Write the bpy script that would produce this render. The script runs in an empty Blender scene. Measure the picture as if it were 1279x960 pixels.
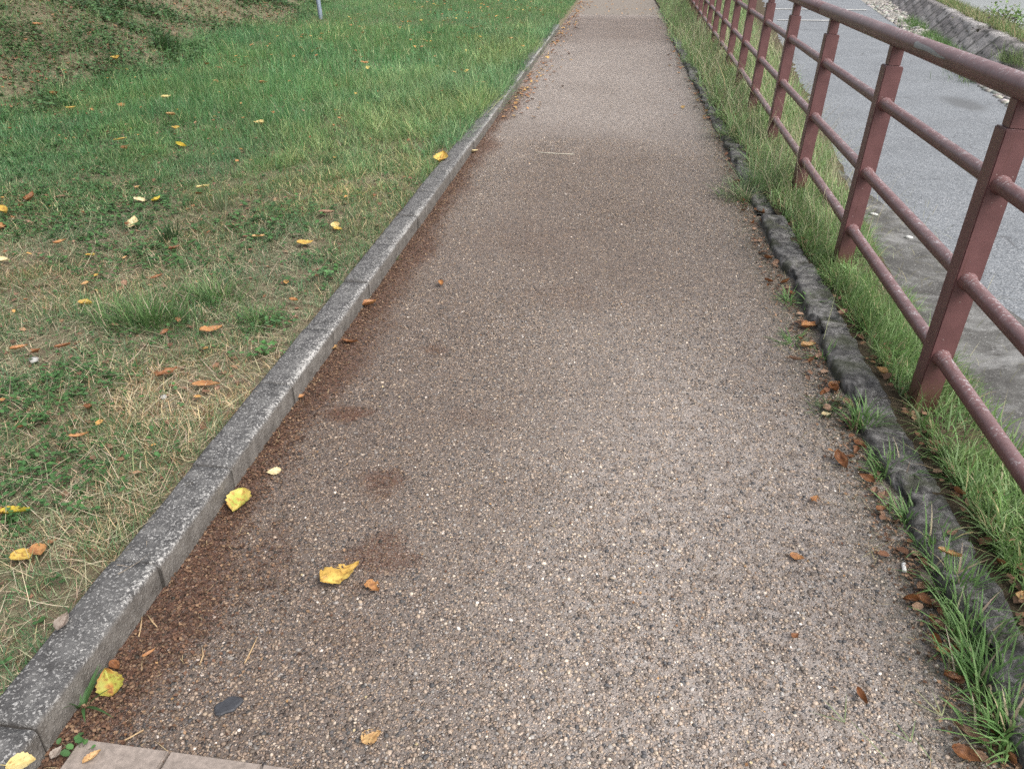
import bpy, bmesh, math, random
import numpy as np
from mathutils import Vector, Matrix

RNG = np.random.default_rng(7)
random.seed(7)
S = bpy.context.scene
COL = S.collection
R = math.radians

# ------------------------------------------------------------------ camera
H, PITCH, YAW, FPX = 1.5, R(28.7), R(6.8), 1012.0
cam_d = bpy.data.cameras.new('camera')
cam = bpy.data.objects.new('camera', cam_d)
COL.objects.link(cam)
cam.location = (0, 0, H)
cam.rotation_euler = (R(90) - PITCH, 0, YAW)
cam_d.sensor_width = 36
cam_d.lens = 36 * FPX / 1279
cam_d.clip_start = 0.05
cam_d.clip_end = 3000
S.camera = cam
CF = np.array([-math.sin(YAW) * math.cos(PITCH), math.cos(YAW) * math.cos(PITCH), -math.sin(PITCH)])
CR = np.array([math.cos(YAW), math.sin(YAW), 0.0])
CU = np.cross(CR, CF)


def at(px, py, z=0.0):
    """photo pixel -> point on the horizontal plane z (measuring the photo)"""
    d = CF + (px - 639.5) / FPX * CR - (py - 480) / FPX * CU
    t = (z - H) / d[2]
    return np.array([0, 0, H]) + d * t


def near_view(x, y, z, m=220):
    """points the camera, or one a step beside it, could see"""
    q = np.stack([x, y, z - H], -1)
    f = q @ CF
    fs = np.where(f > .1, f, .1)
    px = 639.5 + FPX * (q @ CR) / fs
    py = 480 - FPX * (q @ CU) / fs
    return (f > .1) & (px > -m) & (px < 1279 + m) & (py < 960 + m)


# ------------------------------------------------------------------ noise
def _h(i, j, s):
    n = (i.astype(np.int64) * 374761393 + j.astype(np.int64) * 668265263 + s * 1442695041) & 0x7fffffff
    n = ((n ^ (n >> 13)) * 1274126177) & 0x7fffffff
    return ((n ^ (n >> 16)) & 0xffff) / 65535.0


def vnoise(x, y, s=0):
    x = np.asarray(x, float); y = np.asarray(y, float)
    i = np.floor(x); j = np.floor(y)
    u = x - i; v = y - j
    u = u * u * (3 - 2 * u); v = v * v * (3 - 2 * v)
    i = i.astype(np.int64); j = j.astype(np.int64)
    return (_h(i, j, s) * (1 - u) * (1 - v) + _h(i + 1, j, s) * u * (1 - v)
            + _h(i, j + 1, s) * (1 - u) * v + _h(i + 1, j + 1, s) * u * v)


def fbm(x, y, s=0, o=4):
    t = 0; a = .5; n = 0
    for k in range(o):
        t = t + a * vnoise(x * 2 ** k + 17.3 * k, y * 2 ** k - 9.1 * k, s + k); n += a; a *= .5
    return t / n


def sstep(a, b, x):
    t = np.clip((x - a) / (b - a), 0, 1)
    return t * t * (3 - 2 * t)


def blob(x, y, c, r, seed=3, rough=.5):
    d = np.hypot((x - c[0]) / r[0], (y - c[1]) / r[1]) + rough * (fbm(x * 9, y * 9, seed) - .5) * 2
    return 1 - sstep(.45, 1.15, d)


# ------------------------------------------------------------------ object helpers
def tag(o, label=None, cat=None, group=None, kind=None):
    if label: o['label'] = label
    if cat: o['category'] = cat
    if group: o['group'] = group
    if kind: o['kind'] = kind
    return o


def link(name, me, mat=None, parent=None, smooth=True):
    o = bpy.data.objects.new(name, me)
    COL.objects.link(o)
    if mat and not me.materials: me.materials.append(mat)
    if parent: o.parent = parent
    if smooth and len(me.polygons):
        me.polygons.foreach_set('use_smooth', np.ones(len(me.polygons), bool))
    return o


def empty(name, loc=(0, 0, 0), rz=0):
    o = bpy.data.objects.new(name, None)
    COL.objects.link(o)
    o.location = loc; o.rotation_euler = (0, 0, rz)
    o.empty_display_size = .05
    return o


def mesh_np(name, V, quads=None, tris=None, col=None, attrs=None):
    me = bpy.data.meshes.new(name)
    V = np.asarray(V, np.float32)
    q = np.zeros((0, 4), np.int32) if quads is None else np.asarray(quads, np.int32)
    t = np.zeros((0, 3), np.int32) if tris is None else np.asarray(tris, np.int32)
    me.vertices.add(len(V)); me.vertices.foreach_set('co', V.ravel())
    loops = np.concatenate([q.ravel(), t.ravel()])
    me.loops.add(len(loops)); me.loops.foreach_set('vertex_index', loops)
    tot = np.concatenate([np.full(len(q), 4), np.full(len(t), 3)]).astype(np.int32)
    st = np.concatenate([[0], np.cumsum(tot)[:-1]]).astype(np.int32)
    me.polygons.add(len(tot))
    me.polygons.foreach_set('loop_start', st)
    if col is not None:
        a = me.attributes.new('Col', 'FLOAT_COLOR', 'POINT')
        c = np.ones((len(V), 4), np.float32); c[:, :3] = col
        a.data.foreach_set('color', c.ravel())
    for k, v in (attrs or {}).items():
        a = me.attributes.new(k, 'FLOAT', 'POINT')
        a.data.foreach_set('value', np.asarray(v, np.float32))
    me.update(calc_edges=True)
    return me


def grid(name, xs, ys, zf, mat, kind='structure', attrs=None, xf=None, parent=None):
    """sheet over xs by ys; xf(u,y) can bend the columns"""
    X, Y = np.meshgrid(xs, ys)
    if xf is not None: X = xf(X, Y)
    Z = zf(X, Y)
    V = np.stack([X, Y, Z], -1).reshape(-1, 3)
    nx, ny = len(xs), len(ys)
    i = np.arange((ny - 1) * nx).reshape(ny - 1, nx)[:, :-1].ravel()
    q = np.stack([i, i + 1, i + nx + 1, i + nx], -1)
    A = {k: f(X, Y).ravel() for k, f in (attrs or {}).items()}
    o = link(name, mesh_np(name, V, q, attrs=A), mat, parent)
    if kind: o['kind'] = kind
    return o


def bm_obj(name, bm, mat, parent=None, smooth=False):
    me = bpy.data.meshes.new(name)
    bm.to_mesh(me); bm.free()
    return link(name, me, mat, parent, smooth)


def lathe_y(prof, n=20):
    """tube along +y from a list of (y, r)"""
    V = []; q = []
    for y, r in prof:
        for k in range(n):
            a = 2 * math.pi * k / n
            V.append((r * math.cos(a), y, r * math.sin(a)))
    for i in range(len(prof) - 1):
        for k in range(n):
            a, b = i * n + k, i * n + (k + 1) % n
            q.append((a, b, b + n, a + n))
    return np.array(V), np.array(q)


# ------------------------------------------------------------------ node helper
class NT:
    def __init__(s, name, rough=.8, spec=.3):
        s.m = bpy.data.materials.new(name); s.m.use_nodes = True
        s.t = s.m.node_tree; s.t.nodes.clear()
        s.out = s.n('ShaderNodeOutputMaterial')
        s.b = s.n('ShaderNodeBsdfPrincipled')
        s.b.inputs['Roughness'].default_value = rough
        s.b.inputs['Specular IOR Level'].default_value = spec
        s.l(s.b.outputs[0], s.out.inputs['Surface'])
        s.co = s.n('ShaderNodeTexCoord').outputs['Object']

    def n(s, t, **k):
        x = s.t.nodes.new(t)
        for a, b in k.items(): setattr(x, a, b)
        return x

    def l(s, a, b): s.t.links.new(a, b)

    def set(s, inp, v):
        if isinstance(v, (int, float)): inp.default_value = v
        elif isinstance(v, (tuple, list)):
            inp.default_value = (*v, 1) if len(inp.default_value) == 4 and len(v) == 3 else v
        else: s.l(v, inp)

    def math(s, op, a, b=0.0, c=0.0, clamp=False):
        x = s.n('ShaderNodeMath', operation=op, use_clamp=clamp)
        for k, v in enumerate((a, b, c)): s.set(x.inputs[k], v)
        return x.outputs[0]

    def mix(s, f, a, b, mode='MIX'):
        x = s.n('ShaderNodeMix', data_type='RGBA', blend_type=mode)
        s.set(x.inputs[0], f); s.set(x.inputs[6], a); s.set(x.inputs[7], b)
        return x.outputs[2]

    def ramp(s, f, stops, interp='LINEAR'):
        x = s.n('ShaderNodeValToRGB'); x.color_ramp.interpolation = interp
        e = x.color_ramp.elements
        while len(e) < len(stops): e.new(.5)
        for k, (p, c) in enumerate(stops):
            e[k].position = p
            e[k].color = (*c, 1) if isinstance(c, (tuple, list)) else (c, c, c, 1)
        s.l(f, x.inputs[0])
        return x.outputs[0]

    def noise(s, sc, det=4, rough=.6, co=None, dist=0.0, out=0):
        x = s.n('ShaderNodeTexNoise')
        s.l(co or s.co, x.inputs['Vector'])
        x.inputs['Scale'].default_value = sc; x.inputs['Detail'].default_value = det
        x.inputs['Roughness'].default_value = rough; x.inputs['Distortion'].default_value = dist
        return x.outputs[out]

    def vor(s, sc, co=None, feat='F1', rnd=1.0, dims='3D'):
        x = s.n('ShaderNodeTexVoronoi', feature=feat, voronoi_dimensions=dims)
        s.l(co or s.co, x.inputs['Vector'])
        x.inputs['Scale'].default_value = sc; x.inputs['Randomness'].default_value = rnd
        return x

    def attr(s, name, out='Fac'):
        return s.n('ShaderNodeAttribute', attribute_name=name).outputs[out]

    def bump(s, h, strength=.5, dist=.005, prev=None):
        x = s.n('ShaderNodeBump')
        x.inputs['Strength'].default_value = strength; x.inputs['Distance'].default_value = dist
        s.l(h, x.inputs['Height'])
        if prev is not None: s.l(prev, x.inputs['Normal'])
        return x.outputs[0]

    def warp(s, sc, amt, co=None):
        c = s.noise(sc, 2, .5, co, out=1)
        v = s.n('ShaderNodeVectorMath', operation='SUBTRACT'); s.l(c, v.inputs[0]); v.inputs[1].default_value = (.5, .5, .5)
        w = s.n('ShaderNodeVectorMath', operation='SCALE'); s.l(v.outputs[0], w.inputs[0]); w.inputs['Scale'].default_value = amt
        a = s.n('ShaderNodeVectorMath', operation='ADD'); s.l(co or s.co, a.inputs[0]); s.l(w.outputs[0], a.inputs[1])
        return a.outputs[0]

    def done(s, col=None, normal=None, rough=None):
        if col is not None: s.set(s.b.inputs['Base Color'], col)
        if normal is not None: s.l(normal, s.b.inputs['Normal'])
        if rough is not None: s.set(s.b.inputs['Roughness'], rough)
        return s.m


def foliage_mat(name, rough=.5, trans=.3, var=.25):
    t = NT(name, rough, .35)
    c = t.attr('Col', 'Color')
    n = t.noise(60, 2, .5)
    c2 = t.mix(t.math('MULTIPLY', n, var), c, (.02, .03, .01))
    t.set(t.b.inputs['Base Color'], c2)
    tr = t.n('ShaderNodeBsdfTranslucent'); t.l(c2, tr.inputs[0])
    mx = t.n('ShaderNodeMixShader'); mx.inputs[0].default_value = trans
    t.l(t.b.outputs[0], mx.inputs[1]); t.l(tr.outputs[0], mx.inputs[2])
    t.l(mx.outputs[0], t.out.inputs['Surface'])
    return t.m


# ------------------------------------------------------------------ materials
def m_path():
    t = NT('exposed_aggregate', .75, .35)
    w = t.warp(160, .004)
    v1 = t.vor(96, w); v2 = t.vor(180, w)
    g1 = t.n('ShaderNodeSeparateColor'); t.l(v1.outputs['Color'], g1.inputs[0])
    g2 = t.n('ShaderNodeSeparateColor'); t.l(v2.outputs['Color'], g2.inputs[0])
    stone = [(0, (.045, .038, .034)), (.11, (.085, .068, .058)), (.24, (.15, .12, .10)), (.37, (.20, .165, .14)),
             (.48, (.10, .10, .105)), (.57, (.25, .205, .165)), (.67, (.16, .12, .085)), (.76, (.25, .20, .15)),
             (.83, (.21, .20, .19)), (.90, (.31, .27, .23)), (.965, (.37, .34, .305)), (.993, (.48, .46, .43))]
    stone = [(p_, tuple(v * k for v, k in zip(c_, (1.60, 1.52, 1.47)))) for p_, c_ in stone]
    c1 = t.ramp(g1.outputs[0], stone, 'CONSTANT'); c2 = t.ramp(g2.outputs[0], stone, 'CONSTANT')
    d1 = t.math('MULTIPLY', v1.outputs['Distance'], 1.0); d2 = v2.outputs['Distance']
    big = t.math('GREATER_THAN', g1.outputs[1], .42)
    s1 = t.math('MULTIPLY', t.ramp(d1, [(.34, 1.0), (.50, 0.0)]), big)
    s2 = t.ramp(d2, [(.36, 1.0), (.56, 0.0)])
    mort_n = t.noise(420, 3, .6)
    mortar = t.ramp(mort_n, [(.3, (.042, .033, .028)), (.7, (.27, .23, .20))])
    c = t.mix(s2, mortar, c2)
    c = t.mix(s1, c, c1)
    fine = t.noise(900, 2, .6)
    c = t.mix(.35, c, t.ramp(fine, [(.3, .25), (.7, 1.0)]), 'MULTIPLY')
    # pale dusty fines that fill the pits in worn places, brown leaf stain, damp brown wash with painted far shading
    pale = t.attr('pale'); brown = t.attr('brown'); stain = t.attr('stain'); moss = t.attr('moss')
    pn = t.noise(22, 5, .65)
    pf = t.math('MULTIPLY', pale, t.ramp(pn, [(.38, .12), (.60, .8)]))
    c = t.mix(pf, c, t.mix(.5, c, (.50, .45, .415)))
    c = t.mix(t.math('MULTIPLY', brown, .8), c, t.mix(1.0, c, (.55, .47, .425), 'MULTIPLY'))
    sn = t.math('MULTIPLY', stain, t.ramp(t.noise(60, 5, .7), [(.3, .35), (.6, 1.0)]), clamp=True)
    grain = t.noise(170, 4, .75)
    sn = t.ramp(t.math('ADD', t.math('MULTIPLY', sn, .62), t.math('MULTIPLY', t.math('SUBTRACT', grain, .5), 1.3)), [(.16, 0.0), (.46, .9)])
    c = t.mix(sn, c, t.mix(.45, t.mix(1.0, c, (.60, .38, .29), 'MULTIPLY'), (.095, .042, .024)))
    mf = t.math('MULTIPLY', moss, t.ramp(t.noise(30, 5, .7), [(.4, 0.0), (.6, .8)]))
    c = t.mix(mf, c, (.07, .075, .04))
    h1 = t.math('MULTIPLY', t.math('SUBTRACT', 1.0, t.math('MULTIPLY', d1, d1), clamp=True), s1)
    h2 = t.math('MULTIPLY', t.math('SUBTRACT', 1.0, d2, clamp=True), s2)
    h = t.math('ADD', t.math('MULTIPLY', h1, t.math('ADD', .7, g1.outputs[2])), t.math('MULTIPLY', h2, .5))
    nb = t.bump(h, 1.0, .006)
    rg = t.math('ADD', .45, t.math('MULTIPLY', fine, .4))
    return t.done(c, nb, rg)


def m_kerb():
    t = NT('weathered_concrete', .9, .2)
    n1 = t.noise(22, 6, .7); n2 = t.noise(105, 5, .75); n3 = t.noise(5, 4, .6)
    c = t.ramp(n1, [(.3, (.038, .037, .037)), (.5, (.072, .071, .071)), (.7, (.14, .138, .134))])
    sp = t.ramp(t.vor(130, t.warp(120, .012)).outputs['Distance'], [(.3, 1.0), (.55, 0.0)])
    c = t.mix(t.math('MULTIPLY', sp, t.ramp(n2, [(.46, 0.0), (.54, .8)])), c, (.34, .335, .325))
    c = t.mix(t.ramp(n3, [(.5, 0.0), (.75, .35)]), c, (.13, .128, .124))
    wear = t.attr('wear')
    wn = t.ramp(t.math('ADD', t.math('MULTIPLY', wear, .30), n2), [(.69, 0.0), (.79, .85)])
    c = t.mix(wn, c, (.42, .41, .39))
    c = t.mix(t.math('MULTIPLY', t.attr('face'), .75), c, t.ramp(n1, [(.3, (.085, .075, .065)), (.7, (.20, .183, .163))]))
    c = t.mix(t.attr('joint'), c, (.03, .027, .024))
    h = t.math('ADD', t.math('MULTIPLY', n2, .6), t.math('MULTIPLY', sp, .4))
    return t.done(c, t.bump(h, .8, .004))


def m_edging():
    t = NT('mossy_old_concrete', .92, .2)
    n1 = t.noise(24, 7, .75, dist=.3); n2 = t.noise(120, 4, .7)
    c = t.ramp(n1, [(.3, (.026, .025, .025)), (.5, (.058, .056, .055)), (.68, (.125, .122, .118))])
    c = t.mix(t.ramp(n2, [(.55, 0.0), (.66, .7)]), c, (.23, .225, .215))
    n4 = t.noise(9, 5, .75, dist=.8)
    c = t.mix(t.math('MULTIPLY', t.ramp(n4, [(.44, 0.0), (.60, .9)]), t.ramp(n1, [(.4, .2), (.6, 1.0)])), c, (.25, .243, .233))
    c = t.mix(t.ramp(t.noise(5, 5, .7), [(.5, 0.0), (.62, .6)]), c, (.045, .052, .026))
    return t.done(c, t.bump(t.math('ADD', t.math('MULTIPLY', n1, .5), t.math('MULTIPLY', n2, .5)), .8, .006))


def m_soil(name, stops, sc=18, bump=.02):
    t = NT(name, .95, .15)
    n1 = t.noise(sc, 7, .72); n2 = t.noise(sc * 9, 4, .7)
    c = t.ramp(t.math('ADD', t.math('MULTIPLY', n1, .6), t.math('MULTIPLY', n2, .4)), stops)
    return t.done(c, t.bump(t.math('ADD', n1, t.math('MULTIPLY', n2, .4)), .8, bump))


def m_asphalt():
    t = NT('old_asphalt', .8, .35)
    v = t.vor(150, t.warp(200, .003))
    g = t.n('ShaderNodeSeparateColor'); t.l(v.outputs['Color'], g.inputs[0])
    c = t.ramp(g.outputs[0], [(0, (.10, .108, .118)), (.3, (.165, .178, .191)), (.6, (.215, .229, .244)), (.9, (.28, .295, .31)), (.97, (.36, .365, .37))], 'CONSTANT')
    n = t.noise(1.3, 6, .65)
    c = t.mix(.8, c, t.ramp(n, [(.3, (.72, .72, .72)), (.7, (1, 1, 1))]), 'MULTIPLY')
    cr = t.vor(1.1, t.warp(2.5, .35), 'DISTANCE_TO_EDGE')
    crk = t.math('MULTIPLY', t.ramp(cr.outputs['Distance'], [(.003, 1.0), (.010, 0.0)]), t.ramp(t.noise(.9, 2, .5), [(.5, 0.0), (.6, .55)]))
    c = t.mix(crk, c, (.05, .05, .052))
    dst = t.attr('damp')
    c = t.mix(t.math('MULTIPLY', dst, .85), c, (.085, .088, .09))
    return t.done(c, t.bump(v.outputs['Distance'], .35, .003))


def m_gutter():
    t = NT('stained_concrete', .85, .3)
    n1 = t.noise(5, 7, .72, dist=.6); n2 = t.noise(90, 4, .7); n3 = t.noise(2.2, 5, .6, dist=.5)
    c = t.ramp(n1, [(.33, (.05, .048, .045)), (.5, (.09, .088, .083)), (.62, (.16, .16, .155))])
    c = t.mix(t.ramp(n3, [(.54, 0.0), (.64, .65)]), c, (.24, .24, .235))
    c = t.mix(t.ramp(n2, [(.60, 0.0), (.68, .8)]), c, (.36, .36, .35))
    return t.done(c, t.bump(t.math('ADD', n1, n2), .6, .006))


def m_paint():
    t = NT('brown_railing_paint', .42, .5)
    n1 = t.noise(9, 5, .6); n2 = t.noise(70, 5, .7); n3 = t.noise(260, 3, .6)
    c = t.ramp(n1, [(.3, (.104, .046, .046)), (.7, (.158, .073, .072))])
    geo = t.n('ShaderNodeNewGeometry')
    sx = t.n('ShaderNodeSeparateXYZ'); t.l(geo.outputs['Normal'], sx.inputs[0])
    up = t.ramp(sx.outputs[2], [(.35, 0.0), (.9, 1.0)])
    # dusty weathering, bird scuffs and chips on the upper side of the rails
    c = t.mix(t.math('MULTIPLY', up, t.ramp(t.noise(22, 4, .6), [(.35, .12), (.7, .42)])), c, (.26, .20, .205))
    chips = t.math('MULTIPLY', t.math('MULTIPLY', up, t.ramp(n1, [(.42, 0.0), (.56, 1.0)])), t.ramp(n2, [(.55, 0.0), (.60, .55)]))
    c = t.mix(chips, c, (.55, .55, .57))
    specks = t.ramp(t.vor(34).outputs['Distance'], [(.055, 1.0), (.075, 0.0)])
    c = t.mix(t.math('MULTIPLY', specks, .6), c, (.42, .36, .34))
    c = t.mix(t.ramp(t.noise(24, 5, .75), [(.66, 0.0), (.74, .8)]), c, (.055, .022, .018))
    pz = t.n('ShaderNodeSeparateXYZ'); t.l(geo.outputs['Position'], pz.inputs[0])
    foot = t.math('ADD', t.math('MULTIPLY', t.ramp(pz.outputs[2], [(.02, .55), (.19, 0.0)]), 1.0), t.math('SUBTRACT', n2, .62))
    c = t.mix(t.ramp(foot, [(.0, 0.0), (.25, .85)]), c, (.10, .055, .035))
    run = t.noise(16, 4, .7, t.n('ShaderNodeMapping').outputs[0])
    mp = run.node.inputs['Vector'].links[0].from_node; mp.inputs['Scale'].default_value = (4, 4, .35); t.l(geo.outputs['Position'], mp.inputs[0])
    c = t.mix(t.ramp(run, [(.60, 0.0), (.70, .5)]), c, (.085, .035, .025))
    r = t.math('ADD', .34, t.math('MULTIPLY', n2, .22))
    return t.done(c, t.bump(n2, .05, .002), r)


def m_plain(name, c, rough=.6, var=.3, sc=40, bump=.2, metal=0.0):
    t = NT(name, rough, .4)
    n = t.noise(sc, 5, .65)
    cc = t.mix(1.0, c, t.ramp(n, [(.3, 1 - var), (.7, 1.0)]), 'MULTIPLY')
    t.b.inputs['Metallic'].default_value = metal
    return t.done(cc, t.bump(n, bump, .003))


def m_wallstone():
    t = NT('granite_blocks', .9, .25)
    g = t.attr('tone')
    n1 = t.noise(9, 6, .7); n2 = t.noise(60, 4, .7)
    c = t.ramp(g, [(0, (.20, .185, .18)), (.5, (.30, .28, .275)), (1, (.42, .40, .39))])
    c = t.mix(.9, c, t.ramp(n1, [(.3, .55), (.7, 1.15)]), 'MULTIPLY')
    c = t.mix(t.ramp(n2, [(.58, 0.0), (.68, .5)]), c, (.09, .085, .08))
    c = t.mix(t.attr('joint'), c, (.07, .07, .06))
    return t.done(c, t.bump(t.math('ADD', n1, n2), .8, .02))


def m_water():
    t = NT('river_water', .05, 1.0)
    n = t.noise(2.2, 4, .6)
    n2 = t.noise(7, 2, .5)
    return t.done((.50, .54, .55), t.bump(t.math('ADD', n, t.math('MULTIPLY', n2, .3)), .12, .05))  # base colour lightened to stand in for bright sky glare


M = dict(path=m_path(), kerb=m_kerb(), edging=m_edging(), asphalt=m_asphalt(), gutter=m_gutter(), paint=m_paint(),
         water=m_water(), wall=m_wallstone(),
         lawn=m_soil('lawn_soil', [(.3, (.05, .038, .026)), (.46, (.14, .11, .075)), (.55, (.15, .145, .09)), (.68, (.30, .25, .175))]),
         bank=m_soil('bank_soil', [(.3, (.018, .011, .008)), (.5, (.042, .026, .018)), (.7, (.08, .052, .037))], 9),
         verge=m_soil('verge_soil', [(.3, (.03, .024, .016)), (.5, (.07, .055, .035)), (.7, (.13, .105, .07))]),
         rubble=m_soil('roadside_rubble', [(.3, (.10, .09, .078)), (.48, (.24, .225, .20)), (.58, (.36, .345, .32)), (.72, (.55, .53, .50))], 7, .05),
         ground=m_soil('far_ground', [(.3, (.05, .06, .03)), (.7, (.11, .11, .06))], 1.2, .05),
         bed=m_soil('river_bed', [(.3, (.05, .05, .04)), (.7, (.12, .11, .09))], 2, .05),
         farpath=m_soil('far_path_paving', [(.3, (.12, .105, .09)), (.7, (.25, .22, .19))], 40, .003),
         brick=m_plain('grey_paver', (.28, .235, .205), .9, .45, 70, .5),
         white=m_plain('road_paint', (.52, .52, .50), .8, .35, 8, .2),
         grass=foliage_mat('grass_blades', .5, .4, .2),
         straw=foliage_mat('dry_grass', .7, .15, .2),
         leaf=foliage_mat('fallen_leaf', .55, .12, .28),
         herb=foliage_mat('clover_and_ivy', .5, .25, .25),
         litter=foliage_mat('leaf_litter', .8, .05, .2),
         pebble=foliage_mat('loose_stone', .65, 0.0, .3),
         steel=m_plain('galvanised_pole', (.20, .245, .30), .5, .25, 14, .1, .2),
         darkstone=m_plain('flat_dark_stone', (.045, .047, .054), .6, .4, 120, .4),
         butt=m_plain('paper', (.80, .79, .76), .8, .1, 60, .1),
         bark=m_plain('dead_wood', (.06, .048, .038), .9, .5, 60, .6),
         bare=m_plain('bare_metal', (.26, .26, .255), .5, .25, 60, .1, .1))

# ------------------------------------------------------------------ terrain functions
KX0, KX1, KZ = -1.105, -1.232, .078          # left kerb: path face, lawn face, top


def bank_x(y): return -5.55 - .13 * np.maximum(0, y - 7.5) + .25 * np.sin(y * .8)


def lawn_z(x, y):
    z = .052 + .03 * (fbm(x * 1.7, y * 1.7, 5) - .5) * sstep(-1.25, -1.6, -(-x)) + .016 * (fbm(x * 9, y * 9, 6) - .5)
    d = np.maximum(0, bank_x(y) - x + .3)
    z = z + .55 * (np.sqrt(d * d + .25) - .5) * (1 + .25 * (fbm(x * .8, y * .8, 9) - .5)) + .07 * sstep(0, 1, d) * (fbm(x * 3, y * 3, 11) - .5) * 2
    z = np.where(x > -1.114, -.06, z)
    return np.minimum(z, 7 + .5 * (fbm(x * .3, y * .3, 2)))


ROAD_Z = -.10


def road_l(y): return 1.48 + .118 * np.maximum(0, y - 3.4)


def road_r(y): return 4.25 + .162 * (y - 9.3)


def verge_z(x, y):
    w = np.clip((x - 1.05) / np.maximum(.2, road_l(y) - 1.05), 0, 1)
    return .035 - .14 * w * w + .02 * (fbm(x * 6, y * 6, 21) - .5)


# ------------------------------------------------------------------ ground sheets
def span(*segs):
    a = []
    for lo, hi, st in segs: a += list(np.arange(lo, hi, st))
    a.append(segs[-1][1])
    return np.array(a)


far = span((-600, -60, 90), (-60, 60, 12), (60, 600, 90))


def ground_z(x, y):
    z = np.full(x.shape, -.45)
    river = (x > 5.2 + .16 * np.maximum(y - 12, 0)) & (y > 11)
    z = np.where(river, -2.6, z)
    z = np.where(x < -30, 3.0, z)
    return z


grid('ground', far, far, ground_z, M['ground'])
ly = span((-8, .4, .6), (.4, 9, .07), (9, 28, .2), (28, 60, 2))
lx = np.concatenate([span((-60, -14, 3), (-14, -5, .25), (-5, -1.2, .06)), [-1.16, -1.118, -1.112]])
grid('lawn', lx, ly, lawn_z, M['lawn'])


# the path, with its stains and far shading measured from the photograph
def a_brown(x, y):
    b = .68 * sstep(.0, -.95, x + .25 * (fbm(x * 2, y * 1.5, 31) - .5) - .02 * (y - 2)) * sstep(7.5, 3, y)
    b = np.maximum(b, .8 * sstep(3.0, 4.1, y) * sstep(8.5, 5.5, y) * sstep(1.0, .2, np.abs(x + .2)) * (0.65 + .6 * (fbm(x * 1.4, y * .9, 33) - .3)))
    b = np.maximum(b, .65 * sstep(13.5, 16, y) * sstep(21, 19, y))  # far stretch: dark shading put into the path colour
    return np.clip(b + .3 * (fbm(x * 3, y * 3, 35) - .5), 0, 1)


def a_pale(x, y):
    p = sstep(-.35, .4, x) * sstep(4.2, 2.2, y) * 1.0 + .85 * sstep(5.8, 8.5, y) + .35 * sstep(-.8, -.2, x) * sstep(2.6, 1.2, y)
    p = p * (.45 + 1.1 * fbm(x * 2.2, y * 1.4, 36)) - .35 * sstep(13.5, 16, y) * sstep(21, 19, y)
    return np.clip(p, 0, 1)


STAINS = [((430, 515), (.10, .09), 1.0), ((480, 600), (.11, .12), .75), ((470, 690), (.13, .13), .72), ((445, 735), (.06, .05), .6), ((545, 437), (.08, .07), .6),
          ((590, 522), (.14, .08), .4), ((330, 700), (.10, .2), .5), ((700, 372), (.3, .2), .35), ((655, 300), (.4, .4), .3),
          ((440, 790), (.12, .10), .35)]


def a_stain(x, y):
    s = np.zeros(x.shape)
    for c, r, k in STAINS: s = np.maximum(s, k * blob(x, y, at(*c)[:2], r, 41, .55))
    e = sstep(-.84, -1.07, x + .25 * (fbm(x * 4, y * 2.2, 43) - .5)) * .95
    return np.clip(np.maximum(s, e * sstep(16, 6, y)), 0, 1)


def a_moss(x, y): return sstep(.66, .92, x - .03 * np.maximum(0, y - 5) * .5) * .9


def path_r(y): return .93 + .016 * np.maximum(0, y - 5) + .03 * (fbm(y * .9, y * 0, 51) - .5)


py_ = span((-6, .5, .4), (.5, 8, .03), (8, 20.6, .07))
pu = np.linspace(0, 1, 72)
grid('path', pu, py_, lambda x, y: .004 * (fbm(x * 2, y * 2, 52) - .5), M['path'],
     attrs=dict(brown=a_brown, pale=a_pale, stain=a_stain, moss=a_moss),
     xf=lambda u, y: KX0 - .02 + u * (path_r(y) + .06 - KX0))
grid('path', np.linspace(0, 1, 14), span((20.6, 60, .6)), lambda x, y: -.004 + 0 * x, M['farpath'],
     xf=lambda u, y: -1.35 + .012 * (y - 20) + u * (2.75 + .12 * (y - 20.6)))

# kerb along the lawn: one swept profile with joint grooves
prof = [(-1.104, -.06), (-1.104, .02), (-1.1035, .066), (-1.1055, .0735), (-1.110, .0778), (-1.117, .0795), (-1.145, .080),
        (-1.175, .081), (-1.205, .081), (-1.224, .080), (-1.231, .074), (-1.233, .06), (-1.233, -.06)]
joints = [.46, 1.00, 1.502, 1.945, 2.478, 2.955, 3.50, 4.04] + [4.04 + .52 * k for k in range(1, 26)]
ys = []
jm = []  # joint rows
for a, b in zip(joints[:-1], joints[1:]):
    n = 16 if a < 6 else 6
    for yy, j in [(a, 1), (a + .003, 1), (a + .006, 0)] + [(a + .006 + (b - a - .012) * k / n, 0) for k in range(1, n)] + [(b - .006, 0), (b - .003, 1)]:
        ys.append(yy); jm.append(j)
ys = np.array(ys); jm = np.array(jm)
P = np.array(prof)
X = np.repeat(P[None, :, 0], len(ys), 0); Z = np.repeat(P[None, :, 1], len(ys), 0); Y = np.repeat(ys[:, None], len(P), 1)
stone_id = np.searchsorted(np.array(joints), ys + .0005)
offx = (_h(stone_id, stone_id * 0, 61) - .5) * .008
offz = (_h(stone_id, stone_id * 0, 62) - .5) * .007
J = jm[:, None] * np.ones(len(P))[None]
X = X + offx[:, None] + .0022 * (fbm(Y * 14, X * 90 + Z * 90, 63) - .5) * 2
Z = Z + (offz[:, None] + .003 * (fbm(Y * 16, X * 60, 64) - .5) * 2) * (Z > .03)
cx = -1.168
X = np.where(J > 0, cx + (X - cx) * .95, X); Z = np.where((J > 0) & (Z > .02), Z - .011, Z)
V = np.stack([X, Y, Z], -1).reshape(-1, 3)
nP = len(P)
i = np.arange((len(ys) - 1) * nP).reshape(len(ys) - 1, nP)[:, :-1].ravel()
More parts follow.
